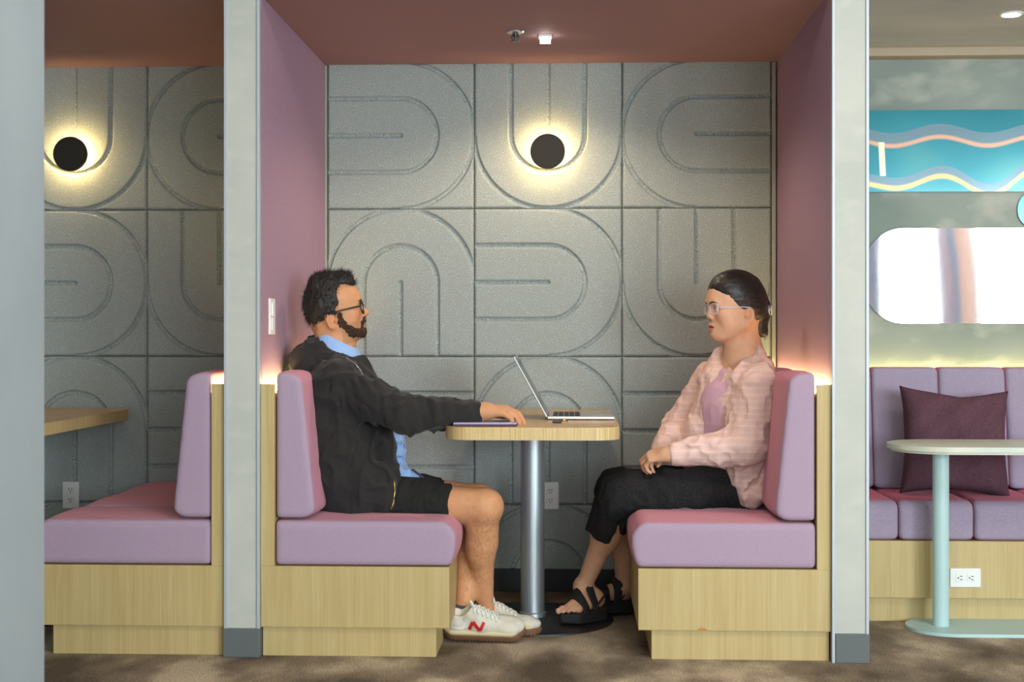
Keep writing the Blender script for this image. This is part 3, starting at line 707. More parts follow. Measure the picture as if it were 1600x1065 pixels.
# ------------------------------------------------------------------ laptop, tablet, dongle
yl0, yl1 = 5.28, 5.60; zt = TZt
hx0 = W(855, 650, 5.3)[0]; lx1 = W(960, 650, 5.3)[0]
t = thing('laptop', 'open silver laptop facing the woman on the oak table', 'laptop', ((hx0+lx1)/2, (yl0+yl1)/2, zt))
MB().box(hx0, lx1, yl0, yl1, zt+.002, zt+.013, .003).build('base', M['alu'], t)
MB().box(hx0+.02, hx0+.125, yl0+.02, yl1-.02, zt+.0128, zt+.0134).build('keyboard_well', mat('grey_key_tray', lin(120, 120, 122), .5), t)
w = MB()
for i in range(5):
    for j in range(14):
        x = hx0+.022+i*.0205; y = yl0+.023+j*.0196; w.box(x, x+.0165, y, y+.016, zt+.0136, zt+.0150)
w.build('keyboard', M['keys'], t)
MB().box(lx1-.085, lx1-.012, yl0+.10, yl1-.10, zt+.0128, zt+.0133).build('trackpad', M['alu'], t)
tl_ = W(803, 556, 5.3); L_ = math.hypot(tl_[0]-hx0, tl_[2]-zt-.012); an = math.atan2(-(tl_[0]-hx0), tl_[2]-zt-.012)
Mx = Matrix.Translation((hx0, 0, zt+.010)) @ Matrix.Rotation(-an, 4, 'Y')
lid = MB().box(-.0035, .0025, yl0, yl1, 0, L_, .002, M=Mx).build('lid', M['alu'], t)
MB().box(.0024, .0030, yl0+.008, yl1-.008, .016, L_-.008, M=Mx).build('screen', M['screen'], lid)
w = MB(); w.tube([(hx0, yl0+.03, zt+.009), (hx0, yl1-.03, zt+.009)], .006, 12); w.build('hinge', M['steel_dark'], t, smooth=True)
x0 = W(708, 664, 4.93)[0]; x1 = W(808, 664, 4.93)[0]
t = thing('tablet', 'thin closed violet grey tablet under the hand of the man', 'tablet', ((x0+x1)/2, 5.02, zt))
MB().box(x0, x1, 4.905, 5.07, zt+.001, zt+.0055, .002).build('case_back', mat('plum_case', lin(84, 66, 92), .7), t)
MB().box(x0+.001, x1-.001, 4.906, 5.069, zt+.0056, zt+.0135, .003).build('body', M['alu_violet'], t)
w = MB(); w.box(x1-.018, x1-.014, 4.9052, 4.9064, zt+.0085, zt+.0105); w.build('port', M['slot'], t)
c = W(872, 656, 5.12); t = thing('usb_dongle', 'small black dongle with a short cable end on the table before the laptop', 'dongle', (c[0], c[1], zt))
MB().box(c[0]-.020, c[0]+.012, c[1]-.02, c[1]+.02, zt, zt+.009, .003).build('body', M['frame_black'], t)
w = MB(); w.tube([(c[0]+.012, c[1], zt+.006), (c[0]+.024, c[1]+.002, zt+.010), (c[0]+.034, c[1]+.01, zt+.006)], .0035, 8); w.build('plug', M['gold'], t, smooth=True)
# ================================================================== THE PEOPLE
def head(S, f, p):
    """head in its own frame: +X face, +Z up; k values scaled"""
    K = f.s
    E, C = f.ell, f.cone
    S.u(E((0, 0, .045), (.096, .076, .092)), .01)
    S.u(E((.040, 0, .045), (.066, .062, .065)), .03*K)
    S.u(E((-.030, 0, .010), (.068, .066, .070)), .03*K)
    S.u(E((.040, 0, -.020), (.060, p.get('fw', .060), .070)), .03*K)
    S.u(C((.094, -.030, .030), (.094, .030, .030), .011, .011), .022*K)
    for s in (-1, 1):
        S.u(E((.066, s*.042, -.016), (.028, .022, .024)), .02*K)
        S.u(C((.002, s*.055, -.050), (.070, s*.024, -.086), p.get('jr', .020), .018), .03*K)
        S.u(E((.050, s*.038, -.046), (.032, p.get('cheek', .020), .030)), .025*K)
    S.u(E((.074, 0, -.055), (.034, .032, .034)), .022*K)
    S.u(E((.084, 0, -.090), (.021, .024, .017)), .02*K)
    S.u(E((.035, 0, -.078), (.048, .042, .028)), .03*K)
    for s in (-1, 1):
        S.sub(E((.112, s*.034, .012), (.017, .018, .013)), .016*K)
    n = p.get('nose', 1)
    S.u(C((.098, 0, .018), (.100+.013*n, 0, -.018), .008, .0115), .012*K)
    for s in (-1, 1): S.u(E((.101+.003*n, s*.0125, -.024), (.011, .0075, .0075)), .007*K)
    for s in (-1, 1): S.sub(E((.108, s*.006, -.0325), (.005, .003, .004)), .003*K)
    for s in (-1, 1):   # eyelids
        S.u(E((.0868, s*.0320, .0205), (.0150, .0165, .0078)), .003*K)
        S.u(E((.0860, s*.0320, .0010), (.0140, .0150, .0072)), .003*K)
        S.u(E((.0800, s*.0490, .0105), (.0100, .0050, .0080)), .003*K)
    for s in (-1, 1): S.sub(E((.1060, s*.0325, .0108), (.0145, .0125, .0040)), .0012)
    mo = p.get('open', 0)
    S.u(E((.1015, 0, -.0505), (.0105, .021, .0062)), .007*K)
    S.u(E((.0995, 0, -.0655-mo), (.0110, .019, .0076)), .007*K)
    S.sub(E((.112, 0, -.0575-mo/2), (.020, .0215, .0014+mo)), .003*K)
    ez = p.get('earz', -.026)
    for s in (-1, 1):
        L = rotm(z=s*-22, y=-8)
        S.u(E((-.012, s*.079, ez), (.019, .0075, .031), L), .006*K)
        S.sub(E((-.0085, s*.0865, ez+.004), (.0120, .0078, .0195), L), .002*K)
        S.sub(E((-.004, s*.083, ez-.002), (.0065, .0075, .010), L), .002*K)
        S.u(E((.003, s*.081, ez-.004), (.0040, .0045, .007), L), .002*K)
    return S
def eyes(f, parent, iris):
    for s in (-1, 1):
        c = f.p((.0888, s*.0310, .0105)); r = .0120*f.s
        V = []; Fc = []; n = 16; mlist = MB(); 
        ax = f.R@np.array([.985, 0, -.02])
        bm = bmesh.new(); bmesh.ops.create_uvsphere(bm, u_segments=24, v_segments=16, radius=r)
        vv = np.array([v.co[:] for v in bm.verts]); ff = [[v.index for v in q.verts] for q in bm.faces]; bm.free()
        o = obj('eye', vv+c, ff, M['eye'], parent, smooth=True)
        d = (vv/r)@nrm(ax); col = np.ones((len(vv), 4), np.float32); col[:, :3] = (.72, .68, .64)
        col[d > .86, :3] = iris; col[d > .965, :3] = (.01, .01, .01)
        at = o.data.attributes.new('Col', 'FLOAT_COLOR', 'POINT'); at.data.foreach_set('color', col.ravel())
def hand(S, w, k, up, side, curl=(25, 30, 20), L=1.0, r=1.0, thumb=(35, 20), spread=3, K=.008):
    """w wrist point, k direction of the fingers, up = back of the hand, side=+1: thumb lies on up x k side"""
    x = nrm(k); z = nrm(up-x*np.dot(up, x)); y = nrm(np.cross(z, x))*side
    R3 = np.stack([x, y, z], 1); P = lambda q: w+R3@(np.array(q)*L)
    base = [(.088, .027, .002), (.092, .008, .004), (.087, -.011, .003), (.078, -.029, -.001)]
    ln = [(.040, .024, .020), (.044, .028, .021), (.040, .026, .020), (.032, .019, .018)]
    for i in range(4):
        S.u(Cone(P((.008, base[i][1]*.55, 0)), P(base[i]), .0150*r*L, .0108*r*L), .014)
    S.u(Cone(P((-.02, 0, 0)), P((.02, 0, 0)), .0245*L, .026*r*L), .02)
    tips = []
    for i in range(4):
        a = 0; p = np.array(base[i]); rr = [.0100, .0092, .0084, .0070] if i < 3 else [.0088, .0080, .0072, .0062]
        sp = R_((1.5-i)*spread); 
        cc = curl[i] if isinstance(curl[0], (list, tuple)) else curl
        for j in range(3):
            a += R_(cc[j]); q = p+np.array([math.cos(a)*math.cos(sp), math.cos(a)*math.sin(sp), -math.sin(a)])*ln[i][j]
            S.u(Cone(P(p), P(q), rr[j]*r*L, rr[j+1]*r*L), .0035 if j == 0 else .002); p = q
        tips.append(P(p))
    a1, a2 = R_(thumb[0]), R_(thumb[1])
    t0 = np.array((.018, .022, -.006)); t1 = t0+np.array([math.cos(a1), math.sin(a1), -.35])*.042; t2 = t1+np.array([math.cos(a1-a2), math.sin(a1-a2), -.30])*.030; t3 = t2+np.array([math.cos(a1-2*a2), math.sin(a1-2*a2), -.2])*.024
    S.u(Cone(P(t0), P(t1), .017*r*L, .012*r*L), .012); S.u(Cone(P(t1), P(t2), .0115*r*L, .010*r*L), .004); S.u(Cone(P(t2), P(t3), .0100*r*L, .0076*r*L), .003)
    return S, P
def strands(pts, dirs, nrms, length, width, seg=3, gravity=0., jitter=.3):
    """thin hair blades; returns verts, faces"""
    V = []; F = []
    for p, d, n in zip(pts, dirs, nrms):
        l = length*(1+rng.uniform(-.35, .35)); d = nrm(d+rng.normal(0, jitter, 3)*.5); sd = nrm(np.cross(d, n)+1e-6)
        q = p.copy(); b = len(V)
        for k in range(seg+1):
            wd = width*(1-.8*k/seg); V.append(q-sd*wd); V.append(q+sd*wd); V.append(q+n*wd*.8)
            q = q+d*l/seg; d = nrm(d+n*.0+np.array([0, 0, -gravity])/seg)
        for k in range(seg):
            for e in range(3): F.append((b+k*3+e, b+k*3+(e+1) % 3, b+k*3+3+(e+1) % 3, b+k*3+3+e))
        F.append((b+seg*3, b+seg*3+1, b+seg*3+2, b+seg*3+2)) if False else None
    return np.array(V), F
def hairobj(name, V, F, mt, parent, n, dirfn, length, width, keep=None, jitter=.3, gravity=0., seg=3):
    """hair volume with loose strands on its surface, one mesh"""
    e1 = V[F[:, 1]]-V[F[:, 0]]; e2 = V[F[:, 3]]-V[F[:, 0]]; fn = np.cross(e1, e2); fn /= np.linalg.norm(fn, axis=1)[:, None]+1e-12
    fc = V[F].mean(1); cand = np.arange(len(F))
    if keep is not None: cand = cand[keep(fc)]
    ix = rng.choice(cand, n); P = fc[ix]; Nn = fn[ix]; D = dirfn(P, Nn)
    D = D-Nn*(np.sum(D*Nn, 1)[:, None])*.75
    sv, sf = strands(P-Nn*.002, D, Nn, length, width, seg, gravity, jitter)
    allv = np.concatenate([V, sv]); nf = [tuple(q) for q in F.tolist()]+[tuple(i+len(V) for i in q) for q in sf]
    return obj(name, allv, nf, mt, parent, smooth=True)
def facecol(f, base, lip, blush, P, extra=None):
    q = f.loc(P); c = np.tile(np.array(base), (len(P), 1))
    n1 = vnoise(P*60)[:, None]; c = c*(.94+.12*n1)
    inhead = (q[:, 2] > -.13) & (q[:, 0] > -.15)
    m = inhead*np.exp(-(((q[:, 0]-.085)/.03)**2+((np.abs(q[:, 1])-.045)/.025)**2+((q[:, 2]+.025)/.022)**2)); c = c*(1-.5*m[:, None])+np.array(blush)*.5*m[:, None]
    m = inhead*np.exp(-(((q[:, 0]-.118)/.02)**2+((q[:, 1])/.014)**2+((q[:, 2]+.02)/.012)**2)); c = c*(1-.35*m[:, None])+np.array(blush)*.35*m[:, None]
    mo = extra or 0
    lm = inhead & (q[:, 0] > .088) & (np.abs(q[:, 1]) < .0195) & (q[:, 2] > -.0735-mo) & (q[:, 2] < -.0455-.0006*0) & (q[:, 2] > -.0715-mo*.5+(np.abs(q[:, 1])/.0195)**2*.009) & (q[:, 2] < -.0470-(np.abs(q[:, 1])/.0195)**2*.007)
    c[lm] = lip
    em = (inhead & (np.abs(q[:, 1]) > .068))*np.exp(-(((q[:, 0]+.010)/.022)**4+((q[:, 2]+.026)/.034)**4)); c = c*(1-.4*em[:, None])+np.array(blush)*.4*em[:, None]
    return c
# ------------------------------------------------------------------ THE MAN
hip0 = W(548, 770, 5.2)
man = thing('person', 'person in black hoodie, shorts and glasses seated left, hand on the tablet', 'person', (hip0[0], 5.2, ZS))
HO = W(521, 489, 5.2)
al = math.atan2(ray(521, 489)[0], ray(521, 489)[1])
HF = Frame(HO, rotm(z=math.degrees(-al)-1) @ rotm(y=-9), .985)
mp = dict(fw=.060, nose=1.55, earz=-.030)
Hm = Sdf(); head(Hm, HF, mp)
B = Sdf(); head(B, HF, mp)
nb = W(524, 556, 5.2)
B.u(Cone(HF.p((-.028, 0, -.045)), nb, .054, .058), .03); B.u(Cone(HF.p((.000, 0, -.075)), nb+[.02, 0, -.005], .045, .05), .03)
sh_n = W(532, 600, 5.02); el_n = W(634, 650, 4.95); wr_n = W(748, 644, 4.985)
sh_f = W(535, 600, 5.38); el_f = W(580, 705, 5.42); wr_f = W(636, 768, 5.27)
chest = W(536, 630, 5.2); belly = W(548, 720, 5.2); 
B.u(Cone(nb, chest, .06, .10), .06)
B.u(Ell(chest, (.095, .17, .14)), .05); B.u(Ell(belly, (.105, .15, .14)), .06); B.u(Ell(hip0, (.11, .165, .10)), .05)
B.u(Cone(sh_n, sh_f, .055, .055), .05)
for s_, e_, w_ in ((sh_n, el_n, wr_n), (sh_f, el_f, wr_f)):
    B.u(Cone(s_, e_, .050, .042), .03); B.u(Cone(e_, e_+(w_-e_)*.4, .042, .040), .02); B.u(Cone(e_+(w_-e_)*.4, w_, .040, .027), .02)
# legs
hn = W(560, 782, 5.10); kn = W(757, 790, 5.03); an_ = W(758, 952, 5.17)
hf = W(560, 772, 5.30); kf = W(746, 782, 5.27); af = W(725, 952, 5.09)
for (h_, k_, a_, s) in ((hn, kn, an_, 1), (hf, kf, af, 0)):
    B.u(Cone(h_, h_+(k_-h_)*.55, .085, .074), .03); B.u(Cone(h_+(k_-h_)*.55, k_+np.array([-.01, 0, 0]), .074, .062), .03)
    B.u(Ell(k_+np.array([.012, 0, .004]), (.055, .052, .055)), .025)
    v = a_-k_; lg = np.linalg.norm(v); u_ = v/lg; bk = nrm(np.array([-1, 0, 0])-u_*np.dot(np.array([-1, 0, 0]), u_))
    B.u(Cone(k_+u_*.02, k_+u_*.13, .054, .046), .03)
    B.u(Cone(k_+u_*.09+bk*.018, k_+u_*.18+bk*.018, .046, .046), .035)
    B.u(Cone(k_+u_*.16+bk*.012, a_, .046, .030), .035)
    B.u(Cone(a_, a_+np.array([-.005, 0, -.02]), .030, .032), .02)
# foot cores inside the shoes
B.u(Cone(an_+[-.01, 0, -.03], an_+[.10, .0, -.055], .026, .018), .02)
B.u(Cone(af+[-.01, 0, -.03], af+[.10, .0, -.055], .026, .018), .02)
zt_ = TZt+.0135
wn = np.array([wr_n[0], wr_n[1], wr_n[2]])
B, PH = hand(B, wn+np.array([.004, 0, .003]), np.array([.99, .10, .03]), np.array([.0, -.18, .98]), 1, curl=[(28, 34, 24), (26, 32, 22), (30, 34, 24), (36, 36, 24)], L=1.03, r=1.18, thumb=(24, 8), spread=2.5)
def relief(P): return .0012*(vnoise(P*55)-.5)
B.f(relief)
# far hand resting between the legs
B, _ = hand(B, wr_f, np.array([.80, -.1, -.55]), np.array([.5, .1, .8]), -1, curl=(25, 30, 20), L=.95, thumb=(25, 10))
V, F = B.mesh(.0034)
SKM = lin(203, 146, 104)[:3]; 
def mcol(P):
    c = facecol(HF, SKM, lin(190, 118, 100)[:3], lin(206, 122, 92)[:3], P)
    leg = P[:, 2] < .55; h = np.clip(vnoise(P*np.array([330, 330, 90]))*2.2-.9, 0, 1)*np.clip(vnoise(P*14+7)*1.6-.3, 0, 1)*(P[:, 2] < .50)*leg; c = c*(1-.30*h)[:, None]
    q = HF.loc(P)           # stubble shade under the beard line
    st = (q[:, 0] > .02) & (q[:, 2] < -.045) & (q[:, 2] > -.12) & (q[:, 0] > -.1); c[st] = c[st]*.8
    return c
fastobj('body', V, F, M['skin_m'], man, col=mcol, relax=1)
eyes(HF, man, (.03, .018, .01))
# beard: skin inflated by a few millimetres inside a region that follows the jaw
reg = Sdf()
for s in (-1, 1):
    reg.u(HF.cone((.022, s*.070, -.012), (.026, s*.066, -.045), .009, .011), .01)
    reg.u(HF.cone((.026, s*.066, -.045), (.058, s*.048, -.080), .014, .017), .01)
    reg.u(HF.cone((.058, s*.048, -.080), (.096, s*.016, -.090), .018, .018), .01)
    reg.u(HF.cone((.112, s*.004, -.040), (.100, s*.027, -.050), .0065, .0065), .004)
    reg.u(HF.cone((.100, s*.027, -.050), (.092, s*.030, -.076), .0065, .010), .004)
reg.u(HF.cone((.100, -.014, -.088), (.100, .014, -.088), .0165, .0165), .008)
reg.u(HF.cone((.106, 0, -.0765), (.104, 0, -.085), .006, .010), .004)
bd = Sdf(); head(bd, HF, mp); bd.infl = 0
beard = Sdf(); beard.u(Ell(HF.p((.05, 0, -.05)), (.12, .12, .12)), 0)
inner = Sdf(); head(inner, HF, mp)
class Inf:
    def __init__(s, S, a): s.S = S; s.a = a
    def ev(s, P, c=None, h=None): return s.S.ev(P, c, None if h is None else h+.02)-s.a
beard.inter(Inf(inner, .0042), .002); reg.f(lambda P: .010*(vnoise(P*280)-.5)+.005*(vnoise(P*110)-.5)); beard.inter(reg, .002)
beard.f(lambda P: .0016*(vnoise(P*320)-.5)+.002*(vnoise(P*120)-.5))
Vb, Fb = beard.mesh(.0024)
def bdir(P, N_): return np.tile(HF.R@np.array([.25, 0, -1.0]), (len(P), 1))
hairobj('beard', Vb, Fb, M['beard'], man, 1500, bdir, .007, .00035, jitter=.5, seg=2)
# eyebrows
def brows(f, S, parent, mt, th=.0022):
    for s in (-1, 1):
        pts = []
        for y, z in ((.012, .0270), (.020, .0310), (.029, .0335), (.038, .0330), (.046, .0290)):
            xs = np.arange(.13, .05, -.0006); Q = np.array([f.p((x, s*y, z)) for x in xs]); k = np.argmax(S.ev(Q) < 0); pts.append(f.p((xs[k]+.0004, s*y, z)))
        w = MB(); w.tube(pts, [th*.8*f.s, th*1.3*f.s, th*1.3*f.s, th*1.0*f.s, th*.4*f.s], 8); w.build('eyebrow', mt, parent, smooth=True)
brows(HF, Hm, man, M['hair_m'], .0019)
# hair
Hs = Sdf()
Hs.u(HF.ell((-.002, 0, .050), (.102, .082, .097)), .01); Hs.u(HF.ell((-.032, 0, .012), (.068, .073, .074)), .03)
Hs.u(HF.cone((-.03, 0, .128), (.066, 0, .120), .026, .024), .03)        # swept-up top
Hs.u(HF.cone((-.04, .03, .116), (.062, .032, .110), .028, .021), .03); Hs.u(HF.cone((-.04, -.03, .116), (.062, -.032, .110), .028, .021), .03)
Hs.sub(HF.cvx([((-1, 0, -.25), (.026, 0, .05)), ((.45, 0, 1), (.050, 0, .104)), ((-.9, 0, 1), (.020, 0, .078))], .012, (.14, 0, .02), .16), .008)   # face
Hs.sub(HF.cvx([((0, 0, 1), (0, 0, -.004)), ((-1, 0, -.1), (-.030, 0, -.02)), ((-.3, 0, -1), (0, 0, -.2))], .01, (.06, 0, -.10), .16), .006)      # ears and cheeks
Hs.sub(HF.cvx([((.12, 0, 1), (-.05, 0, -.062))], .0, (-.05, 0, -.2), .2), .008)
Hs.f(lambda P: .0055*(vnoise(P*np.array([85, 85, 60]))-.5)+.0060*(vnoise(P*36+3)-.5)+.002*(vnoise(P*200)-.5))
V, F = Hs.mesh(.003)
def mdir(P, N_):
    q = HF.loc(P); up = np.clip((q[:, 2]-.06)/.05, 0, 1)[:, None]
    d = up*np.array([.55, 0, .9])+(1-up)*np.array([-.35, 0, -1]); return d@HF.R.T
def mkeep(P):
    q = HF.loc(P); return (q[:, 2] > -.06)
hairobj('hair', V, F, M['hair_m'], man, 8000, mdir, .019, .0007, keep=mkeep, jitter=.75, seg=3)
# glasses
def glasses(f, parent, name, fm, rx, rz, cz, cx, r, ear, label=None, square=False, sep=.033):
    g = None; w = MB()
    for s in (-1, 1):
        pts = []
        for a in np.linspace(0, 2*math.pi, 28, endpoint=False):
            ca, sa = math.cos(a), math.sin(a)
            if square: ca, sa = math.copysign(abs(ca)**.6, ca), math.copysign(abs(sa)**.6, sa)
            yy = sep+rx*ca; pts.append(f.p((cx-.010*(max(0, yy-.02)/.04)**2, s*yy, cz+rz*sa)))
        w.tube(pts, r, 8, closed=True)
    w.tube([f.p((cx, -(sep-rx), cz+.004)), f.p((cx+.003, 0, cz+.007)), f.p((cx, sep-rx, cz+.004))], r, 8)
    g = w.build(name, fm, parent, label=label, smooth=True)
    for s in (-1, 1):
        w = MB(); w.tube([f.p((cx-.010, s*(sep+rx), cz+.005)), f.p((cx-.022, s*(sep+rx+.008), cz+.004)), f.p((.03, s*.079, (cz+ear)/2+.003)), f.p((-.012, s*.083, ear)), f.p((-.030, s*.082, ear-.014))], r*1.05, 8)
        w.build('temple', fm, g, smooth=True)
        w = MB(); P = []
        for a in np.linspace(0, 2*math.pi, 24, endpoint=False):
            ca, sa = math.cos(a), math.sin(a)
            if square: ca, sa = math.copysign(abs(ca)**.6, ca), math.copysign(abs(sa)**.6, sa)
            yy = sep+rx*.97*ca; P.append((cx-.010*(max(0, yy-.02)/.04)**2, s*yy, cz+rz*.97*sa))
        v = [f.p(q) for q in P]+[f.p((q[0]-.0012, q[1], q[2])) for q in P]; n = len(P)
        w.add(v, [tuple(range(n)), tuple(range(n, 2*n))[::-1]]+[(i, (i+1) % n, n+(i+1) % n, n+i) for i in range(n)]); w.build('lens', M['lens'], g)
    return g
glasses(HF, man, 'glasses', M['frame_black'], .0250, .0235, .005, .1120, .0030, -.002, 'round black-framed glasses')
# blue shirt under the hoodie
Sh = Sdf()
Sh.u(Cone(W(524, 562, 5.2), chest, .066, .11), .05); Sh.u(Ell(chest+[.01, 0, 0], (.115, .18, .15)), .05); Sh.u(Ell(W(576, 706, 5.2), (.128, .16, .15)), .05)
Sh.u(Ell(W(584, 745, 5.16), (.105, .14, .055)), .04)
Sh.u(Cone(W(606, 738, 5.10), W(652, 749, 5.10), .038, .014), .03)
Sh.u(Cone(W(600, 742, 5.2), W(655, 752, 5.22), .045, .012), .03)
Sh.f(folds((30, 30, 22), .020, 3)); Sh.f(folds((60, 60, 40), .006, 5))
V, F = Sh.mesh(.0055); fastobj('shirt', V, F, M['blue_shirt'], man, label='light blue button shirt')
shirt_o = [o for o in man.children if o.name.startswith('shirt')][0]
# shirt collar
Co = Sdf()
cpts = [(500, 519, 5.24), (505, 522, 5.135), (528, 538, 5.105), (550, 551, 5.13), (560, 560, 5.18)]
def ring(cx, cy, cz, rx, ry, tilt, a0, a1, n=16):
    out = []
    for a in np.linspace(R_(a0), R_(a1), n):
        x, y = rx*math.cos(a), ry*math.sin(a); out.append(np.array([cx+x, cy+y, cz+tilt*x]))
    return out
cc = W(526, 541, 5.2)
def band(name, top, bot, th, mt, parent, label=None):
    n = len(top); V = []; Fq = []
    for t_, b_ in zip(top, bot):
        c0 = (t_+b_)/2; o = np.array([c0[0]-cc[0], c0[1]-cc[1], 0]); o = nrm(o)*th
        V += [t_, b_, b_-o, t_-o]
    for i in range(n-1):
        for e in range(4): Fq.append((i*4+e, i*4+(e+1) % 4, i*4+4+(e+1) % 4, i*4+4+e))
    Fq += [(0, 1, 2, 3), ((n-1)*4+3, (n-1)*4+2, (n-1)*4+1, (n-1)*4)]
    o = obj(name, V, Fq, mt, parent, label, smooth=False)
    bm = bmesh.new(); bm.from_mesh(o.data); bmesh.ops.recalc_face_normals(bm, faces=bm.faces); bmesh.ops.subdivide_edges(bm, edges=bm.edges, cuts=1, use_grid_fill=True); bm.to_mesh(o.data); bm.free(); return o
cc = W(529, 536, 5.2); top = ring(cc[0], cc[1], cc[2]+.016, .072, .068, -.50, 18, 342, 28); bot = ring(cc[0]+.008, cc[1], cc[2]-.034, .092, .092, -.62, 6, 354, 28)
band('collar', top, bot, .005, M['blue_shirt'], shirt_o)
w = MB(); w.tube([W(644, 733, 5.09), W(655, 741, 5.085), W(668, 751, 5.08)], [.006, .007, .004], 8, flat=.6); w.build('cord', M['navy'], shirt_o, smooth=True)
# hoodie
Hd = Sdf()
for D, sgn in ((5.07, -1), (5.33, 1)):
    Hd.u(Cone(W(520, 612, D), W(530, 700, D), .095, .112), .06); Hd.u(Cone(W(530, 700, D), W(562, 768, D), .112, .115), .05)
Hd.u(Ell(W(528, 640, 5.2), (.130, .20, .16)), .05)
Hd.u(Ell(W(552, 748, 5.12), (.150, .16, .105)), .04)
Hd.u(Cone(W(560, 570, 5.12), W(585, 620, 5.08), .030, .035), .04); Hd.u(Cone(W(560, 570, 5.28), W(580, 620, 5.30), .030, .035), .04)
Hd.u(Cone(W(585, 620, 5.08), W(602, 700, 5.06), .035, .030), .04); Hd.u(Cone(W(600, 700, 5.05), W(605, 778, 5.02), .040, .042), .04)
Hd.u(Cone(W(490, 786, 5.07), W(600, 787, 5.03), .038, .034), .04)
Hd.u(Cone(sh_n+[.0, .03, .0], sh_f-[.0, .03, 0], .068, .068), .06)
# sleeves
def sleeve(s_, e_, w_, r0, r1, r2, r3):
    Hd.u(Cone(s_, s_+(e_-s_)*.55, r0, r1), .04); Hd.u(Cone(s_+(e_-s_)*.55, e_, r1, r1*.98), .03)
    m_ = e_+(w_-e_)*.5; Hd.u(Cone(e_, m_, r1*.98, r2), .03); Hd.u(Cone(m_, w_, r2, r3), .02)
wcuff = wr_n+(el_n-wr_n)*.08
sleeve(sh_n+[.0, 0, -.01], el_n+[.0, 0, .005], wcuff, .078, .062, .050, .036)
sleeve(sh_f, el_f, wr_f+(el_f-wr_f)*.15, .075, .060, .048, .036)
# hood lying behind the neck
Hd.u(Cone(W(494, 540, 5.16), W(478, 562, 5.12), .032, .044), .03); Hd.u(Cone(W(494, 540, 5.26), W(478, 562, 5.30), .032, .044), .03)
Hd.u(Cone(W(478, 567, 5.12), W(478, 567, 5.30), .050, .050), .03); Hd.u(Cone(W(494, 537, 5.16), W(494, 537, 5.26), .026, .026), .02)
Hd.u(Cone(W(500, 546, 5.11), W(556, 584, 5.09), .020, .022), .03); Hd.u(Cone(W(500, 546, 5.29), W(554, 582, 5.31), .020, .022), .03); Hd.u(Ell(W(487, 568, 5.2), (.060, .115, .055)), .03)
Hd.u(Cone(W(470, 580, 5.2), W(500, 610, 5.2), .06, .09), .05)
# opening in front
# explicit creases
def crease(a, b, r, k=.012): Hd.sub(Cone(a, b, r, r*.6), k)
for (a, b) in (((516, 588), (512, 660)), ((520, 668), (560, 640)), ((545, 668), (610, 655)), ((556, 690), (540, 745)), ((590, 690), (562, 730)), ((566, 770), (618, 760)), ((500, 700), (506, 790)), ((530, 600), (580, 640))):
    P0 = snap(Hd, *a, d0=4.7); P1 = snap(Hd, *b, d0=4.7)
    if P0 is not None and P1 is not None: crease(P0-[0, .004, 0], P1-[0, .004, 0], .0085)
# pocket: a slightly raised panel
pk = Sdf(); 
def slvf(P):       # cross wrinkles on the near forearm
    t = (P[:, 0]-el_n[0])/(wr_n[0]-el_n[0]); m_ = np.exp(-((P[:, 1]-4.98)/.09)**2)*((t > -.9) & (t < .92) & (P[:, 2] > .72))
    return -m_*.0055*np.sin((P[:, 0]*1.0+.35*(P[:, 2]-.8)+.02*vnoise(P*20))*150)*np.clip(vnoise(P*16+8)*1.6-.3, 0, 1)
Hd.f(folds((15, 15, 10), .018, 1)); Hd.f(folds((32, 32, 24), .007, 9)); Hd.f(slvf)
Hd.sub(Ell(W(546, 534, 5.2), (.085, .085, .070)), .012)
Hd.sub(Cone(W(600, 600, 5.2), W(640, 720, 5.2), .040, .085), .02)
V, F = Hd.mesh(.0045); hoodie = fastobj('hoodie', V, F, M['hoodie'], man, label='black zip hoodie')
cuffm = MB(); d_ = nrm(wr_n-el_n)
for t_, r_ in ((-.045, .0365), (-.040, .040), (-.02, .0375), (.0, .0385), (.010, .0375), (.013, .033)): pass
P0 = [wr_n+d_*t for t in (-.050, -.042, -.02, .0, .008, .010)]
cuffm.tube(P0, [.036, .0385, .0370, .0375, .0365, .033], 24); cuffm.build('cuff', M['hoodie'], hoodie, smooth=True)
sc_ = MB(); sc_.tube([wr_n+d_*.006, wr_n+d_*.015], [.0335, .0335], 24); sc_.build('shirt_cuff', M['blue_shirt'], shirt_o, smooth=True)
def surfline(S, pts, r, name, mt, parent, n=10, d0=4.6, off=0.0):
    out = []
    for i in range(len(pts)-1):
        for t in np.linspace(0, 1, 7)[:-1]:
            q = (pts[i][0]+(pts[i+1][0]-pts[i][0])*t, pts[i][1]+(pts[i+1][1]-pts[i][1])*t); p = snap(S, *q, d0=d0, off=off)
            if p is not None: out.append(p)
    if len(out) < 2: return None
    w = MB(); w.tube(out, r, 6); return w.build(name, mt, parent, smooth=True)
surfline(Hd, [(616, 752), (617, 768), (615, 784), (610, 799)], .0030, 'zip', M['gold'], hoodie)
surfline(Hd, [(541, 559), (553, 566), (563, 578), (567, 586)], .0022, 'zip', M['silver'], hoodie)
surfline(Hd, [(556, 700), (549, 715), (546, 735), (545, 760)], .0016, 'pocket_seam', M['hoodie'], hoodie)
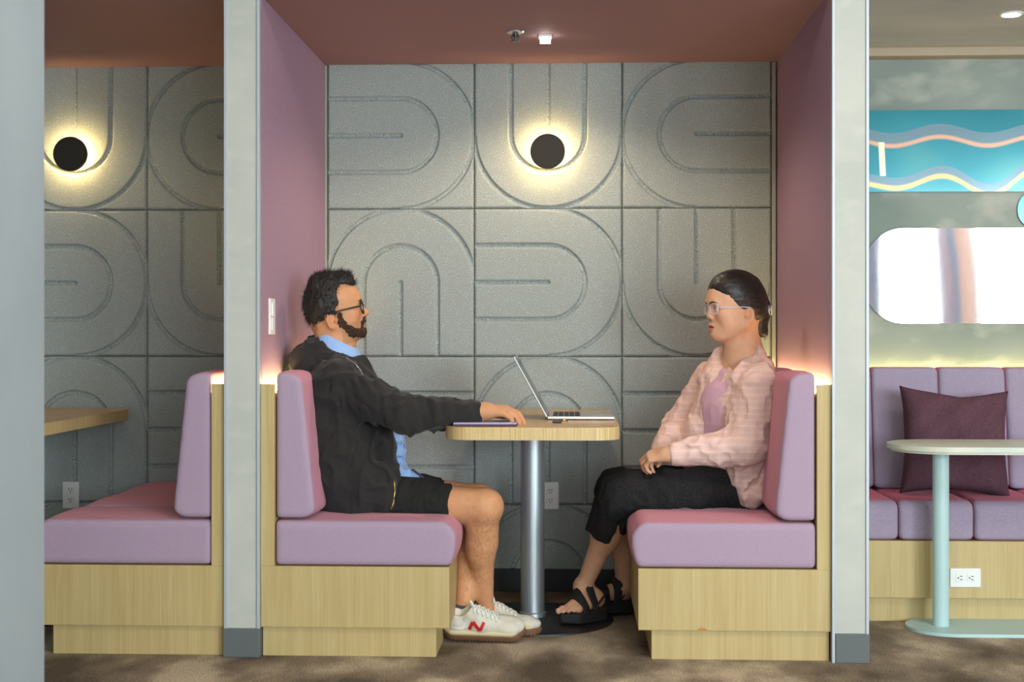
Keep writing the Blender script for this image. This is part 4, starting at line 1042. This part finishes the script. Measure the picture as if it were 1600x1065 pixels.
# shorts
So = Sdf()
for (h_, k_, tl_) in ((hn, kn, .75), (hf, kf, .70)):
    e_ = h_+(k_-h_)*tl_; So.u(Cone(h_, e_, .100, .080), .03)
    n_ = nrm(k_-h_); So.sub(Cvx([(-n_, e_+np.array([.0, 0, .0]))], 0, e_+n_*.1, .15), .004)
So.u(Ell(hip0, (.125, .18, .09)), .04)
So.sub(Cvx([((0, 0, 1), (0, 0, ZS-.012))], 0, (hn[0], 5.2, ZS-.2), .5), .02)
So.f(folds((14, 20, 20), .010, 4)); So.f(folds((40, 40, 30), .004, 6))
V, F = So.mesh(.005); fastobj('shorts', V, F, M['shorts'], man, label='black shorts')
# sneakers
def sneaker(fr, parent, label, near):
    U = Sdf(); c, e = fr.cone, fr.ell
    U.u(c((.005, 0, .070), (.015, 0, .050), .036, .038), .02); U.u(c((.02, 0, .050), (.10, 0, .052), .038, .040), .02)
    U.u(c((.07, 0, .085), (.12, 0, .062), .028, .032), .03); U.u(c((.10, 0, .050), (.20, .0, .042), .040, .030), .025); U.u(e((.195, 0, .045), (.062, .045, .028)), .02)
    U.u(c((-.022, 0, .085), (-.026, 0, .100), .016, .012), .02)
    U.u(c((.060, 0, .100), (.085, 0, .092), .026, .026), .02)
    U.sub(e((.022, 0, .125), (.042, .027, .040)), .006)
    U.sub(fr.cvx([((0, 0, 1), (0, 0, .030))], 0, (.1, 0, -.1), .2), .004)
    V, F = U.mesh(.0032); up = fastobj('sneaker', V, F, M['shoe_white'], parent, label=label)
    So_ = Sdf(); 
    So_.u(fr.cvx([((0, 0, 1), (0, 0, .036)), ((0, 0, -1), (0, 0, .000)), ((-1, 0, -.35), (-.050, 0, .02)), ((1, 0, -.6), (.262, 0, .020)), ((0, -1, -.12), (.1, -.051, .02)), ((0, 1, -.12), (.1, .051, .02)), ((.75, .66, 0), (.235, .040, 0)), ((.75, -.66, 0), (.235, -.040, 0)), ((-.75, .66, 0), (-.025, .036, 0)), ((-.75, -.66, 0), (-.025, -.036, 0))], .014, (.1, 0, .02), .2), 0)
    def tread(P):
        q = fr.loc(P); return .005*np.clip(np.sin(q[:, 0]*2*math.pi/.0125), -.2, 1)*np.clip((.012-q[:, 2])/.006, 0, 1)
    So_.f(tread); V, F = So_.mesh(.003); fastobj('outsole', V, F, M['gum'], up, label='brown gum sole')
    Mi = Sdf(); Mi.u(fr.cvx([((0, 0, 1), (0, 0, .047)), ((0, 0, -1), (0, 0, .028)), ((-1, 0, -.2), (-.052, 0, .035)), ((1, 0, 0), (.243, 0, .03)), ((0, -1, 0), (.1, -.0505, .035)), ((0, 1, 0), (.1, .0505, .035)), ((.75, .66, 0), (.228, .040, 0)), ((.75, -.66, 0), (.228, -.040, 0)), ((-.75, .66, 0), (-.025, .036, 0)), ((-.75, -.66, 0), (-.025, -.036, 0))], .010, (.1, 0, .03), .2), 0)
    V, F = Mi.mesh(.003); fastobj('midsole', V, F, M['cream_sole'], up, label='cream midsole')
    # letter N, heel tab, laces placed on the outer (near) side
    def side(x, z, off=.0015):
        p = None
        for yy in np.arange(-.075, 0, .0012):
            q = fr.p((x, yy, z))
            if U.ev(q[None, :])[0] < 0: return fr.p((x, yy-off, z))
        return fr.p((x, -.04, z))
    def strip(a, b, w_, mt, nm, par, n=7):
        Vt = []; Fq = []
        d = np.array([b[0]-a[0], b[1]-a[1]]); d = d/np.linalg.norm(d); px_ = np.array([-d[1], d[0]])*w_
        for i in range(n+1):
            t = i/n; cx_, cz_ = a[0]+(b[0]-a[0])*t, a[1]+(b[1]-a[1])*t
            for s_ in (-1, -.33, .33, 1): Vt.append(side(cx_+px_[0]*s_, cz_+px_[1]*s_, .0022))
            for s_ in (-1, -.33, .33, 1): Vt.append(side(cx_+px_[0]*s_, cz_+px_[1]*s_, -.001))
        for i in range(n):
            for k in range(3): Fq.append((i*8+k, i*8+k+1, i*8+9+k, i*8+8+k))
            Fq.append((i*8+4, i*8, i*8+8, i*8+12)); Fq.append((i*8+3, i*8+7, i*8+15, i*8+11))
        return Vt, Fq
    w = MB()
    for a, b, ww in (((.060, .054), (.074, .086), .0056), ((.074, .086), (.100, .055), .0068), ((.100, .055), (.114, .086), .0056)):
        v, f_ = strip(a, b, ww, None, None, None); w.add(v, f_)
    w.build('emblem', M['red'], up, label='red letter N on the side')
    w = MB(); v, f_ = strip((.045, .060), (.055, .092), .010, None, None, None); w.add(v, f_); v, f_ = strip((-.010, .054), (.040, .058), .005, None, None, None); w.add(v, f_); w.build('side_panel', M['shoe_panel'], up)
    w = MB(); v, f_ = strip((-.030, .072), (-.012, .094), .010, None, None, None); w.add(v, f_); w.build('heel_tab', M['red'], up, label='red heel tab')
    w = MB()
    def topz(x, y, off=.002):
        zs = np.arange(.14, .03, -.001); Q = np.array([fr.p((x, y, z)) for z in zs]); k = int(np.argmax(U.ev(Q) < 0)); return fr.p((x, y, zs[k]+off))
    for i in range(6):
        x = .078+i*.016
        w.tube([topz(x, y) for y in np.linspace(-.024, .024, 7)], .0030, 6)
        if i < 5: w.tube([topz(x+(y+.024)/.048*.016, y, .004) for y in np.linspace(-.024, .024, 7)], .0026, 6); w.tube([topz(x+(.024-y)/.048*.016, y, .004) for y in np.linspace(-.024, .024, 7)], .0026, 6)
    tp = topz(.072, -.004); up_ = fr.R@np.array([-.25, 0, 1.0])
    w.tube([tp-up_*.01, tp+up_*.014, tp+up_*.030], [.010, .009, .004], 8, flat=.5)
    w.build('laces', M['lace'], up, smooth=True)
    return up
f1 = W(707, 1000, 5.08); fr1 = Frame((f1[0]+.008, 5.085, .026), rotm(z=-3, y=1) @ rotm(x=29), .985)
sneaker(fr1, man, 'off-white sneaker with red emblem and brown gum sole', True)
w = MB(); w.tube([af+[-.006, 0, -.012], af+[-.004, 0, .008], af+[-.003, 0, .020]], [.037, .0345, .0335], 24); w.build('sock', M['sock'], man, label='dark grey ankle sock', smooth=True)
f2 = W(758, 990, 5.17); fr2 = Frame((f2[0]-.034, 5.20, .0), rotm(z=-6), .93)
sneaker(fr2, man, 'off-white sneaker behind the other, toe forward', False)
# ------------------------------------------------------------------ THE WOMAN
hw = W(1163, 760, 5.4)
wom = thing('person', 'person in pink striped shirt and black cropped trousers seated right, hands in lap', 'person', (hw[0], 5.4, ZS))
WO = W(1151, 484, 5.38); a_ = math.degrees(math.atan2(ray(1151, 484)[0], ray(1151, 484)[1]))
WF = Frame(WO, rotm(z=180-a_+25) @ rotm(y=3), 1.03)
wp = dict(fw=.066, nose=.6, earz=-.022, open=.0016, cheek=.030, jr=.026)
Bw = Sdf(); head(Bw, WF, wp)
nbw = W(1164, 558, 5.40)
Bw.u(Cone(WF.p((-.022, 0, -.05)), nbw, .056, .060), .03); Bw.u(Cone(WF.p((.01, 0, -.075)), nbw+[-.03, -.01, 0], .040, .048), .03)
shn = W(1186, 602, 5.22); eln = W(1166, 696, 5.17); wrn = W(1050, 709, 5.17)
shf = W(1112, 596, 5.54); elf = W(1062, 668, 5.58); wrf = W(1033, 708, 5.34)
chw = W(1150, 640, 5.40)
Bw.u(Cone(nbw, chw, .06, .09), .06); Bw.u(Ell(chw, (.12, .165, .15)), .05); Bw.u(Ell(W(1158, 715, 5.4), (.125, .15, .13)), .05); Bw.u(Ell(hw, (.125, .175, .09)), .05)
Bw.u(Cone(W(1178, 596, 5.26), W(1128, 592, 5.52), .055, .055), .04)
for s_, e_, w_ in ((shn, eln, wrn), (shf, elf, wrf)):
    Bw.u(Cone(s_, e_, .050, .040), .03); Bw.u(Cone(e_, e_+(w_-e_)*.4, .040, .036), .02); Bw.u(Cone(e_+(w_-e_)*.4, w_, .036, .025), .02)
hnw = W(1150, 765, 5.30); knw = W(968, 775, 5.27); anw = W(912, 915, 5.40)
hfw = W(1140, 765, 5.50); kfw = W(965, 765, 5.50); afw = W(975, 915, 5.56)
for (h_, k_, a__) in ((hnw, knw, anw), (hfw, kfw, afw)):
    Bw.u(Cone(h_, k_, .085, .062), .03); v = a__-k_; lg = np.linalg.norm(v); u_ = v/lg; bk = nrm(np.array([1, 0, 0])-u_*u_[0])
    Bw.u(Cone(k_, k_+u_*.14, .056, .050), .03); Bw.u(Cone(k_+u_*.10+bk*.012, k_+u_*.18+bk*.012, .052, .048), .035); Bw.u(Cone(k_+u_*.17+bk*.006, a__, .047, .030), .03)
# feet with toes
def foot(S, heel, toe, ank, up=(0, 0, 1), sgn=1):
    x = nrm(toe-heel); z = nrm(np.array(up, float)-x*np.dot(up, x)); y = np.cross(z, x)*sgn; R3 = np.stack([x, y, z], 1); P = lambda q: heel+R3@np.array(q)
    S.u(Cone(ank, P((.025, 0, .035)), .030, .032), .02); S.u(Ell(P((.022, 0, .026)), (.034, .029, .027), R3), .02)
    S.u(Cone(P((.035, 0, .038)), P((.150, .012, .020)), .030, .020), .02); S.u(Cone(P((.04, -.005, .026)), P((.140, -.022, .016)), .026, .016), .02)
    S.u(Cone(ank+x*.01, P((.11, .006, .038)), .026, .020), .03)
    T = []
    for i, (yy, l_, r_) in enumerate(((.026, .050, .0115), (.008, .050, .0085), (-.007, .043, .0080), (-.020, .034, .0075), (-.032, .024, .0072))):
        b = np.array((.150-.010*i*.8, yy*.9, .015)); m_ = b+np.array([l_*.6, .0, .004]); t = b+np.array([l_, 0, -.003])
        S.u(Cone(P(b), P(m_), r_*1.1, r_), .006); S.u(Cone(P(m_), P(t), r_, r_*.95), .002); T.append((P(t+np.array([.002, 0, r_*.75])), R3, r_))
    return P, R3, T
he1 = W(938, 945, 5.40); he1[2] = .058; to1 = W(868, 950, 5.28); to1[2] = .050
he1 = np.array([he1[0], 5.43, .060]); to1 = np.array([to1[0]+.01, 5.27, .050])
Pf1, Rf1, T1 = foot(Bw, he1, to1, anw, sgn=-1)
he2 = W(984, 945, 5.60); he2 = np.array([he2[0], 5.60, .058]); to2 = np.array([he2[0]-.19, 5.50, .048])
Pf2, Rf2, T2 = foot(Bw, he2, to2, afw, sgn=1)
# hands: the near hand laid over the far one
Bw, _ = hand(Bw, wrn+np.array([-.004, 0, .0]), np.array([-.88, .34, -.14]), np.array([-.15, -.40, .88]), -1, curl=[(32, 48, 30), (34, 50, 30), (36, 52, 30), (40, 54, 30)], L=.94, r=1.0, thumb=(22, 10), spread=2)
Bw, _ = hand(Bw, wrf+np.array([.0, -.0, .0]), np.array([-.62, -.72, -.25]), np.array([-.3, .1, .95]), 1, curl=(34, 45, 30), L=.86, r=.92, thumb=(25, 10), spread=2)
V, F = Bw.mesh(.0034)
SKW = lin(214, 164, 130)[:3]
fastobj('body', V, F, M['skin_w'], wom, col=lambda P: facecol(WF, SKW, lin(196, 116, 98)[:3], lin(214, 136, 112)[:3], P, .006), relax=1)
eyes(WF, wom, (.03, .018, .01)); Hwm = Sdf(); head(Hwm, WF, wp); brows(WF, Hwm, wom, M['hair_w'], .0020)
wb = [o for o in wom.children if o.name.startswith('body')][0]
bm = bmesh.new(); bmesh.ops.create_uvsphere(bm, u_segments=10, v_segments=6, radius=1); uv_ = np.array([q.co[:] for q in bm.verts]); uf_ = [[q.index for q in g.verts] for g in bm.faces]; bm.free()
for (c_, R3, r_) in T1+T2:
    obj('toenail', ((uv_*np.array([r_*.75, r_*.7, r_*.28]))@R3.T)+c_, uf_, M['nail'], wb, smooth=True)
# hair pulled back into a clip
Hw = Sdf()
Hw.u(WF.ell((-.006, 0, .050), (.103, .083, .097)), .01); Hw.u(WF.ell((-.040, 0, .012), (.076, .074, .078)), .03); Hw.u(WF.ell((.020, 0, .070), (.084, .071, .072)), .02)
Hw.sub(WF.cvx([((-.80, 0, .60), (.052, 0, .028)), ((-.77, 0, .64), (.026, 0, -.004)), ((.2, 0, 1), (.075, 0, .092))], .010, (.15, 0, .01), .16), .005)
Hw.sub(WF.cvx([((-.55, 0, 1), (.010, 0, -.002)), ((-1, 0, -.2), (-.030, 0, -.02))], .01, (.08, 0, -.10), .19), .006)
Hw.sub(WF.cvx([((.5, 0, 1), (-.045, 0, -.052))], .0, (-.05, 0, -.2), .2), .008)
Hw.u(WF.cone((-.078, 0, .000), (-.096, .0, -.022), .040, .034), .02)
Hw.u(WF.cone((-.092, 0, -.015), (-.096, .014, -.090), .030, .016), .015); Hw.u(WF.cone((-.080, .012, -.02), (-.078, .020, -.086), .028, .015), .015); Hw.u(WF.cone((-.084, -.012, -.02), (-.090, -.016, -.098), .026, .011), .012)
Hw.u(WF.cone((-.108, .005, .035), (-.118, .010, .015), .014, .012), .012)
Hw.f(lambda P: .0012*(vnoise(P*150)-.5)+.0030*(vnoise(WF.loc(P)*np.array([18, 90, 90]))-.5))
V, F = Hw.mesh(.003)
def wdir(P, N_):
    q = WF.loc(P); tail = (q[:, 0] < -.09)[:, None]; t = np.array([-.100, 0, .0])-q; d = t/np.linalg.norm(t, axis=1)[:, None]
    return (np.where(tail, np.array([-.1, .0, -1]), d))@WF.R.T
hairobj('hair', V, F, M['hair_w'], wom, 2600, wdir, .022, .00045, jitter=.10, seg=3)
w = MB()
for s in (-1, 1):
    for k in range(4):
        x = -.092-.009*k; w.tube([WF.p((x, s*.004+.008, -.028)), WF.p((x-.004, s*.026+.006, -.022)), WF.p((x-.002, s*.034+.005, -.006+.004*k)), WF.p((x+.004, s*.026+.004, .010))], .0022, 6)
w.tube([WF.p((-.088, .036, -.010)), WF.p((-.124, .034, -.004))], .0035, 6); w.tube([WF.p((-.088, -.030, -.010)), WF.p((-.124, -.026, -.004))], .0035, 6)
w.build('hair_clip', M['frame_clear'], [o for o in wom.children if o.name.startswith('hair')][0], label='clear claw clip', smooth=True)
glasses(WF, wom, 'glasses', M['frame_clear'], .0245, .0185, .008, .108, .0020, .008, 'clear-framed glasses', square=True)
# lilac top
Lt = Sdf(); Lt.u(Cone(W(1150, 588, 5.38), chw, .055, .105), .05); Lt.u(Ell(chw+[-.010, 0, 0], (.130, .165, .15)), .05); Lt.u(Ell(W(1150, 705, 5.38), (.145, .15, .13)), .05)
Lt.sub(Ell(W(1142, 544, 5.34), (.066, .085, .070)), .012)
Lt.f(folds((20, 20, 14), .004, 2)); V, F = Lt.mesh(.005); fastobj('top', V, F, M['lilac_top'], wom, label='lilac pink round-neck top')
# pink shirt
Ps = Sdf()
Ps.u(Cone(W(1182, 600, 5.28), W(1122, 598, 5.52), .070, .066), .05)
Ps.u(Ell(W(1160, 640, 5.40), (.135, .185, .16)), .05)
Ps.u(Cone(W(1170, 650, 5.28), W(1172, 745, 5.28), .095, .088), .05); Ps.u(Cone(W(1130, 650, 5.50), W(1150, 745, 5.50), .085, .09), .05)
Ps.u(Cone(W(1174, 740, 5.25), W(1176, 768, 5.22), .075, .055), .04)
Ps.u(Cone(W(1120, 590, 5.42), W(1092, 680, 5.40), .045, .055), .05); Ps.u(Cone(W(1092, 680, 5.42), W(1086, 715, 5.42), .055, .05), .04)
Ps.u(Cone(W(1199, 572, 5.34), W(1186, 553, 5.34), .030, .020), .03); Ps.u(Cone(W(1186, 553, 5.34), W(1150, 590, 5.24), .018, .018), .03); Ps.u(Cone(W(1190, 552, 5.46), W(1128, 556, 5.47), .018, .018), .03); Ps.u(Cone(W(1128, 554, 5.46), W(1104, 590, 5.44), .020, .022), .03)      # collar at the nape
def sl2(s_, e_, w_, r0, r1, r2, r3):
    Ps.u(Cone(s_, e_, r0, r1), .04); m_ = e_+(w_-e_)*.5; Ps.u(Cone(e_, m_, r1, r2), .03); Ps.u(Cone(m_, w_, r2, r3), .02)
sl2(shn+[0, .01, 0], eln+[.0, 0, .0], wrn+(eln-wrn)*.08, .078, .066, .056, .042)
sl2(shf, elf, wrf+(elf-wrf)*.12, .072, .060, .052, .042)
# neckline and open front
for (a, b) in (((1150, 590), (1128, 640)), ((1165, 640), (1120, 690)), ((1185, 660), (1196, 720)), ((1110, 700), (1060, 700)), ((1176, 700), (1150, 735)), ((1140, 620), (1120, 660)), ((1190, 740), (1165, 770))):
    P0 = snap(Ps, *a, d0=4.9); P1 = snap(Ps, *b, d0=4.9)
    if P0 is not None and P1 is not None: Ps.sub(Cone(P0-[0, .004, 0], P1-[0, .004, 0], .008, .005), .014)
Ps.sub(Cvx([((0, 0, 1), (0, 0, ZS-.004))], 0, (hw[0], 5.4, ZS-.2), .3), .01)
Ps.f(folds((17, 17, 11), .014, 12)); Ps.f(folds((38, 38, 26), .006, 15))
Ps.sub(Ell(W(1150, 538, 5.36), (.066, .080, .060)), .008)
Ps.sub(Cone(W(1136, 566, 5.27), W(1092, 660, 5.20), .034, .016), .008)
V, F = Ps.mesh(.0045); pshirt = fastobj('shirt', V, F, M['pink_shirt'], wom, label='pale pink striped shirt')
d_ = nrm(wrn-eln); w = MB(); w.tube([wrn-d_*.030, wrn-d_*.028, wrn-d_*.0, wrn+d_*.006, wrn+d_*.007], [.040, .0425, .0385, .037, .033], 20); w.build('cuff', M['pink_shirt'], pshirt, smooth=True)
# trousers, cropped with a notched hem
Pt = Sdf()
Pt.u(Ell(hw, (.130, .185, .085)), .04)
for (h_, k_, a__) in ((hnw, knw, anw), (hfw, kfw, afw)):
    Pt.u(Cone(h_, h_+(k_-h_)*.6, .095, .088), .03); Pt.u(Cone(h_+(k_-h_)*.6, k_, .088, .080), .03)
    e_ = k_+(a__-k_)*.44; Pt.u(Cone(k_, e_, .078, .074), .03)
    n_ = nrm(a__-k_); Pt.sub(Cvx([(-n_, k_+(a__-k_)*.40)], 0, a__, .22), .003)
Pt.sub(Cvx([((0, 0, 1), (0, 0, ZS-.004)), ((-1, 0, 0), (knw[0]+.16, 0, 0))], .01, (hw[0]-.05, 5.4, ZS-.2), .42), .01)
kc = knw+(anw-knw)*.40
nt1 = W(967, 815, 5.2); Pt.sub(Cvx([((-1, 0, .40), nt1), ((1, 0, .25), nt1), ((0, 1, 0), (0, 5.345, 0))], 0, nt1-[0, 0, .10], .18), .002)
Pt.f(folds((12, 16, 16), .009, 21)); Pt.f(folds((36, 36, 28), .004, 23))
V, F = Pt.mesh(.005); trs = fastobj('trousers', V, F, M['pants'], wom, label='black cropped trousers')
# sandals
def sandal(P, R3, parent, label):
    fr = Frame(P((0, 0, 0)), R3, 1.0); S = Sdf()
    S.u(fr.cvx([((0, 0, 1), (0, 0, .004)), ((.10, 0, -1), (0, 0, -.052)), ((-1, 0, -.15), (-.022, 0, 0)), ((1, 0, -.3), (.212, 0, 0)), ((0, -1, 0), (0, -.046, 0)), ((0, 1, 0), (0, .044, 0)), ((.75, .66, 0), (.185, .036, 0)), ((.75, -.66, 0), (.165, -.036, 0)), ((-.75, .66, 0), (-.005, .032, 0)), ((-.75, -.66, 0), (-.005, -.032, 0))], .010, (.09, 0, -.03), .19), 0)
    V, F = S.mesh(.0035); V[:, 2] = np.maximum(V[:, 2], .0005); o = fastobj('sandal', V, F, M['sandal'], parent, label=label)
    def strap(x0, x1, wd):
        cols = []
        for dx_ in np.linspace(-wd, wd, 5):
            col = []
            for k in range(17):
                an = math.pi*k/16; xx = x0+(x1-x0)*k/16+dx_; dy, dz = math.cos(an), math.sin(an)
                rs = np.arange(.10, .012, -.0015); Q = np.array([fr.p((xx, dy*r_, .006+dz*r_)) for r_ in rs]); F_ = Bw.ev(Q, fr.p((xx, 0, 0)), .12); k_ = int(np.argmax(F_ < .0015))
                r_ = rs[k_] if F_[k_] < .0015 else .04
                if dz < .5: r_ = max(r_, .0425)
                col.append((xx, dy*r_, .006+dz*r_-(.008 if k in (0, 16) else 0)))
            col = np.array(col); sm = col.copy()
            for _ in range(2): sm[1:-1] = (sm[:-2]+2*sm[1:-1]+sm[2:])/4
            sm[:, 1:] *= 1.03; cols.append(sm)
        Vt = []; Fq = []; n = 17; m_ = 5
        for lift in (.0030, .0):
            for c_ in cols:
                for q in c_:
                    o_ = nrm(np.array([0, q[1], q[2]+.001])); Vt.append(fr.p(q+o_*lift))
        N_ = n*m_
        for i in range(m_-1):
            for k in range(n-1):
                a = i*n+k; Fq += [(a, a+1, a+n+1, a+n), (N_+a, N_+a+n, N_+a+n+1, N_+a+1)]
        for k in range(n-1): Fq += [(k, N_+k, N_+k+1, k+1), ((m_-1)*n+k, (m_-1)*n+k+1, N_+(m_-1)*n+k+1, N_+(m_-1)*n+k)]
        w = MB(); w.add(Vt, Fq); return w.build('strap', M['sandal'], o, smooth=True)
    strap(.128, .118, .016); strap(.080, .066, .015)
    w = MB(); pts = [fr.p((.075, .042, .004)), fr.p((.03, .040, .040)), fr.p((-.018, .022, .052)), fr.p((-.026, 0, .053)), fr.p((-.018, -.022, .052)), fr.p((.03, -.040, .040)), fr.p((.075, -.042, .004))]
    w.tube(pts, .007, 8, flat=.5); w.build('heel_strap', M['sandal'], o, smooth=True)
sandal(Pf1, Rf1, wom, 'black platform sandal with two straps'); sandal(Pf2, Rf2, wom, 'black platform sandal of the rear foot')
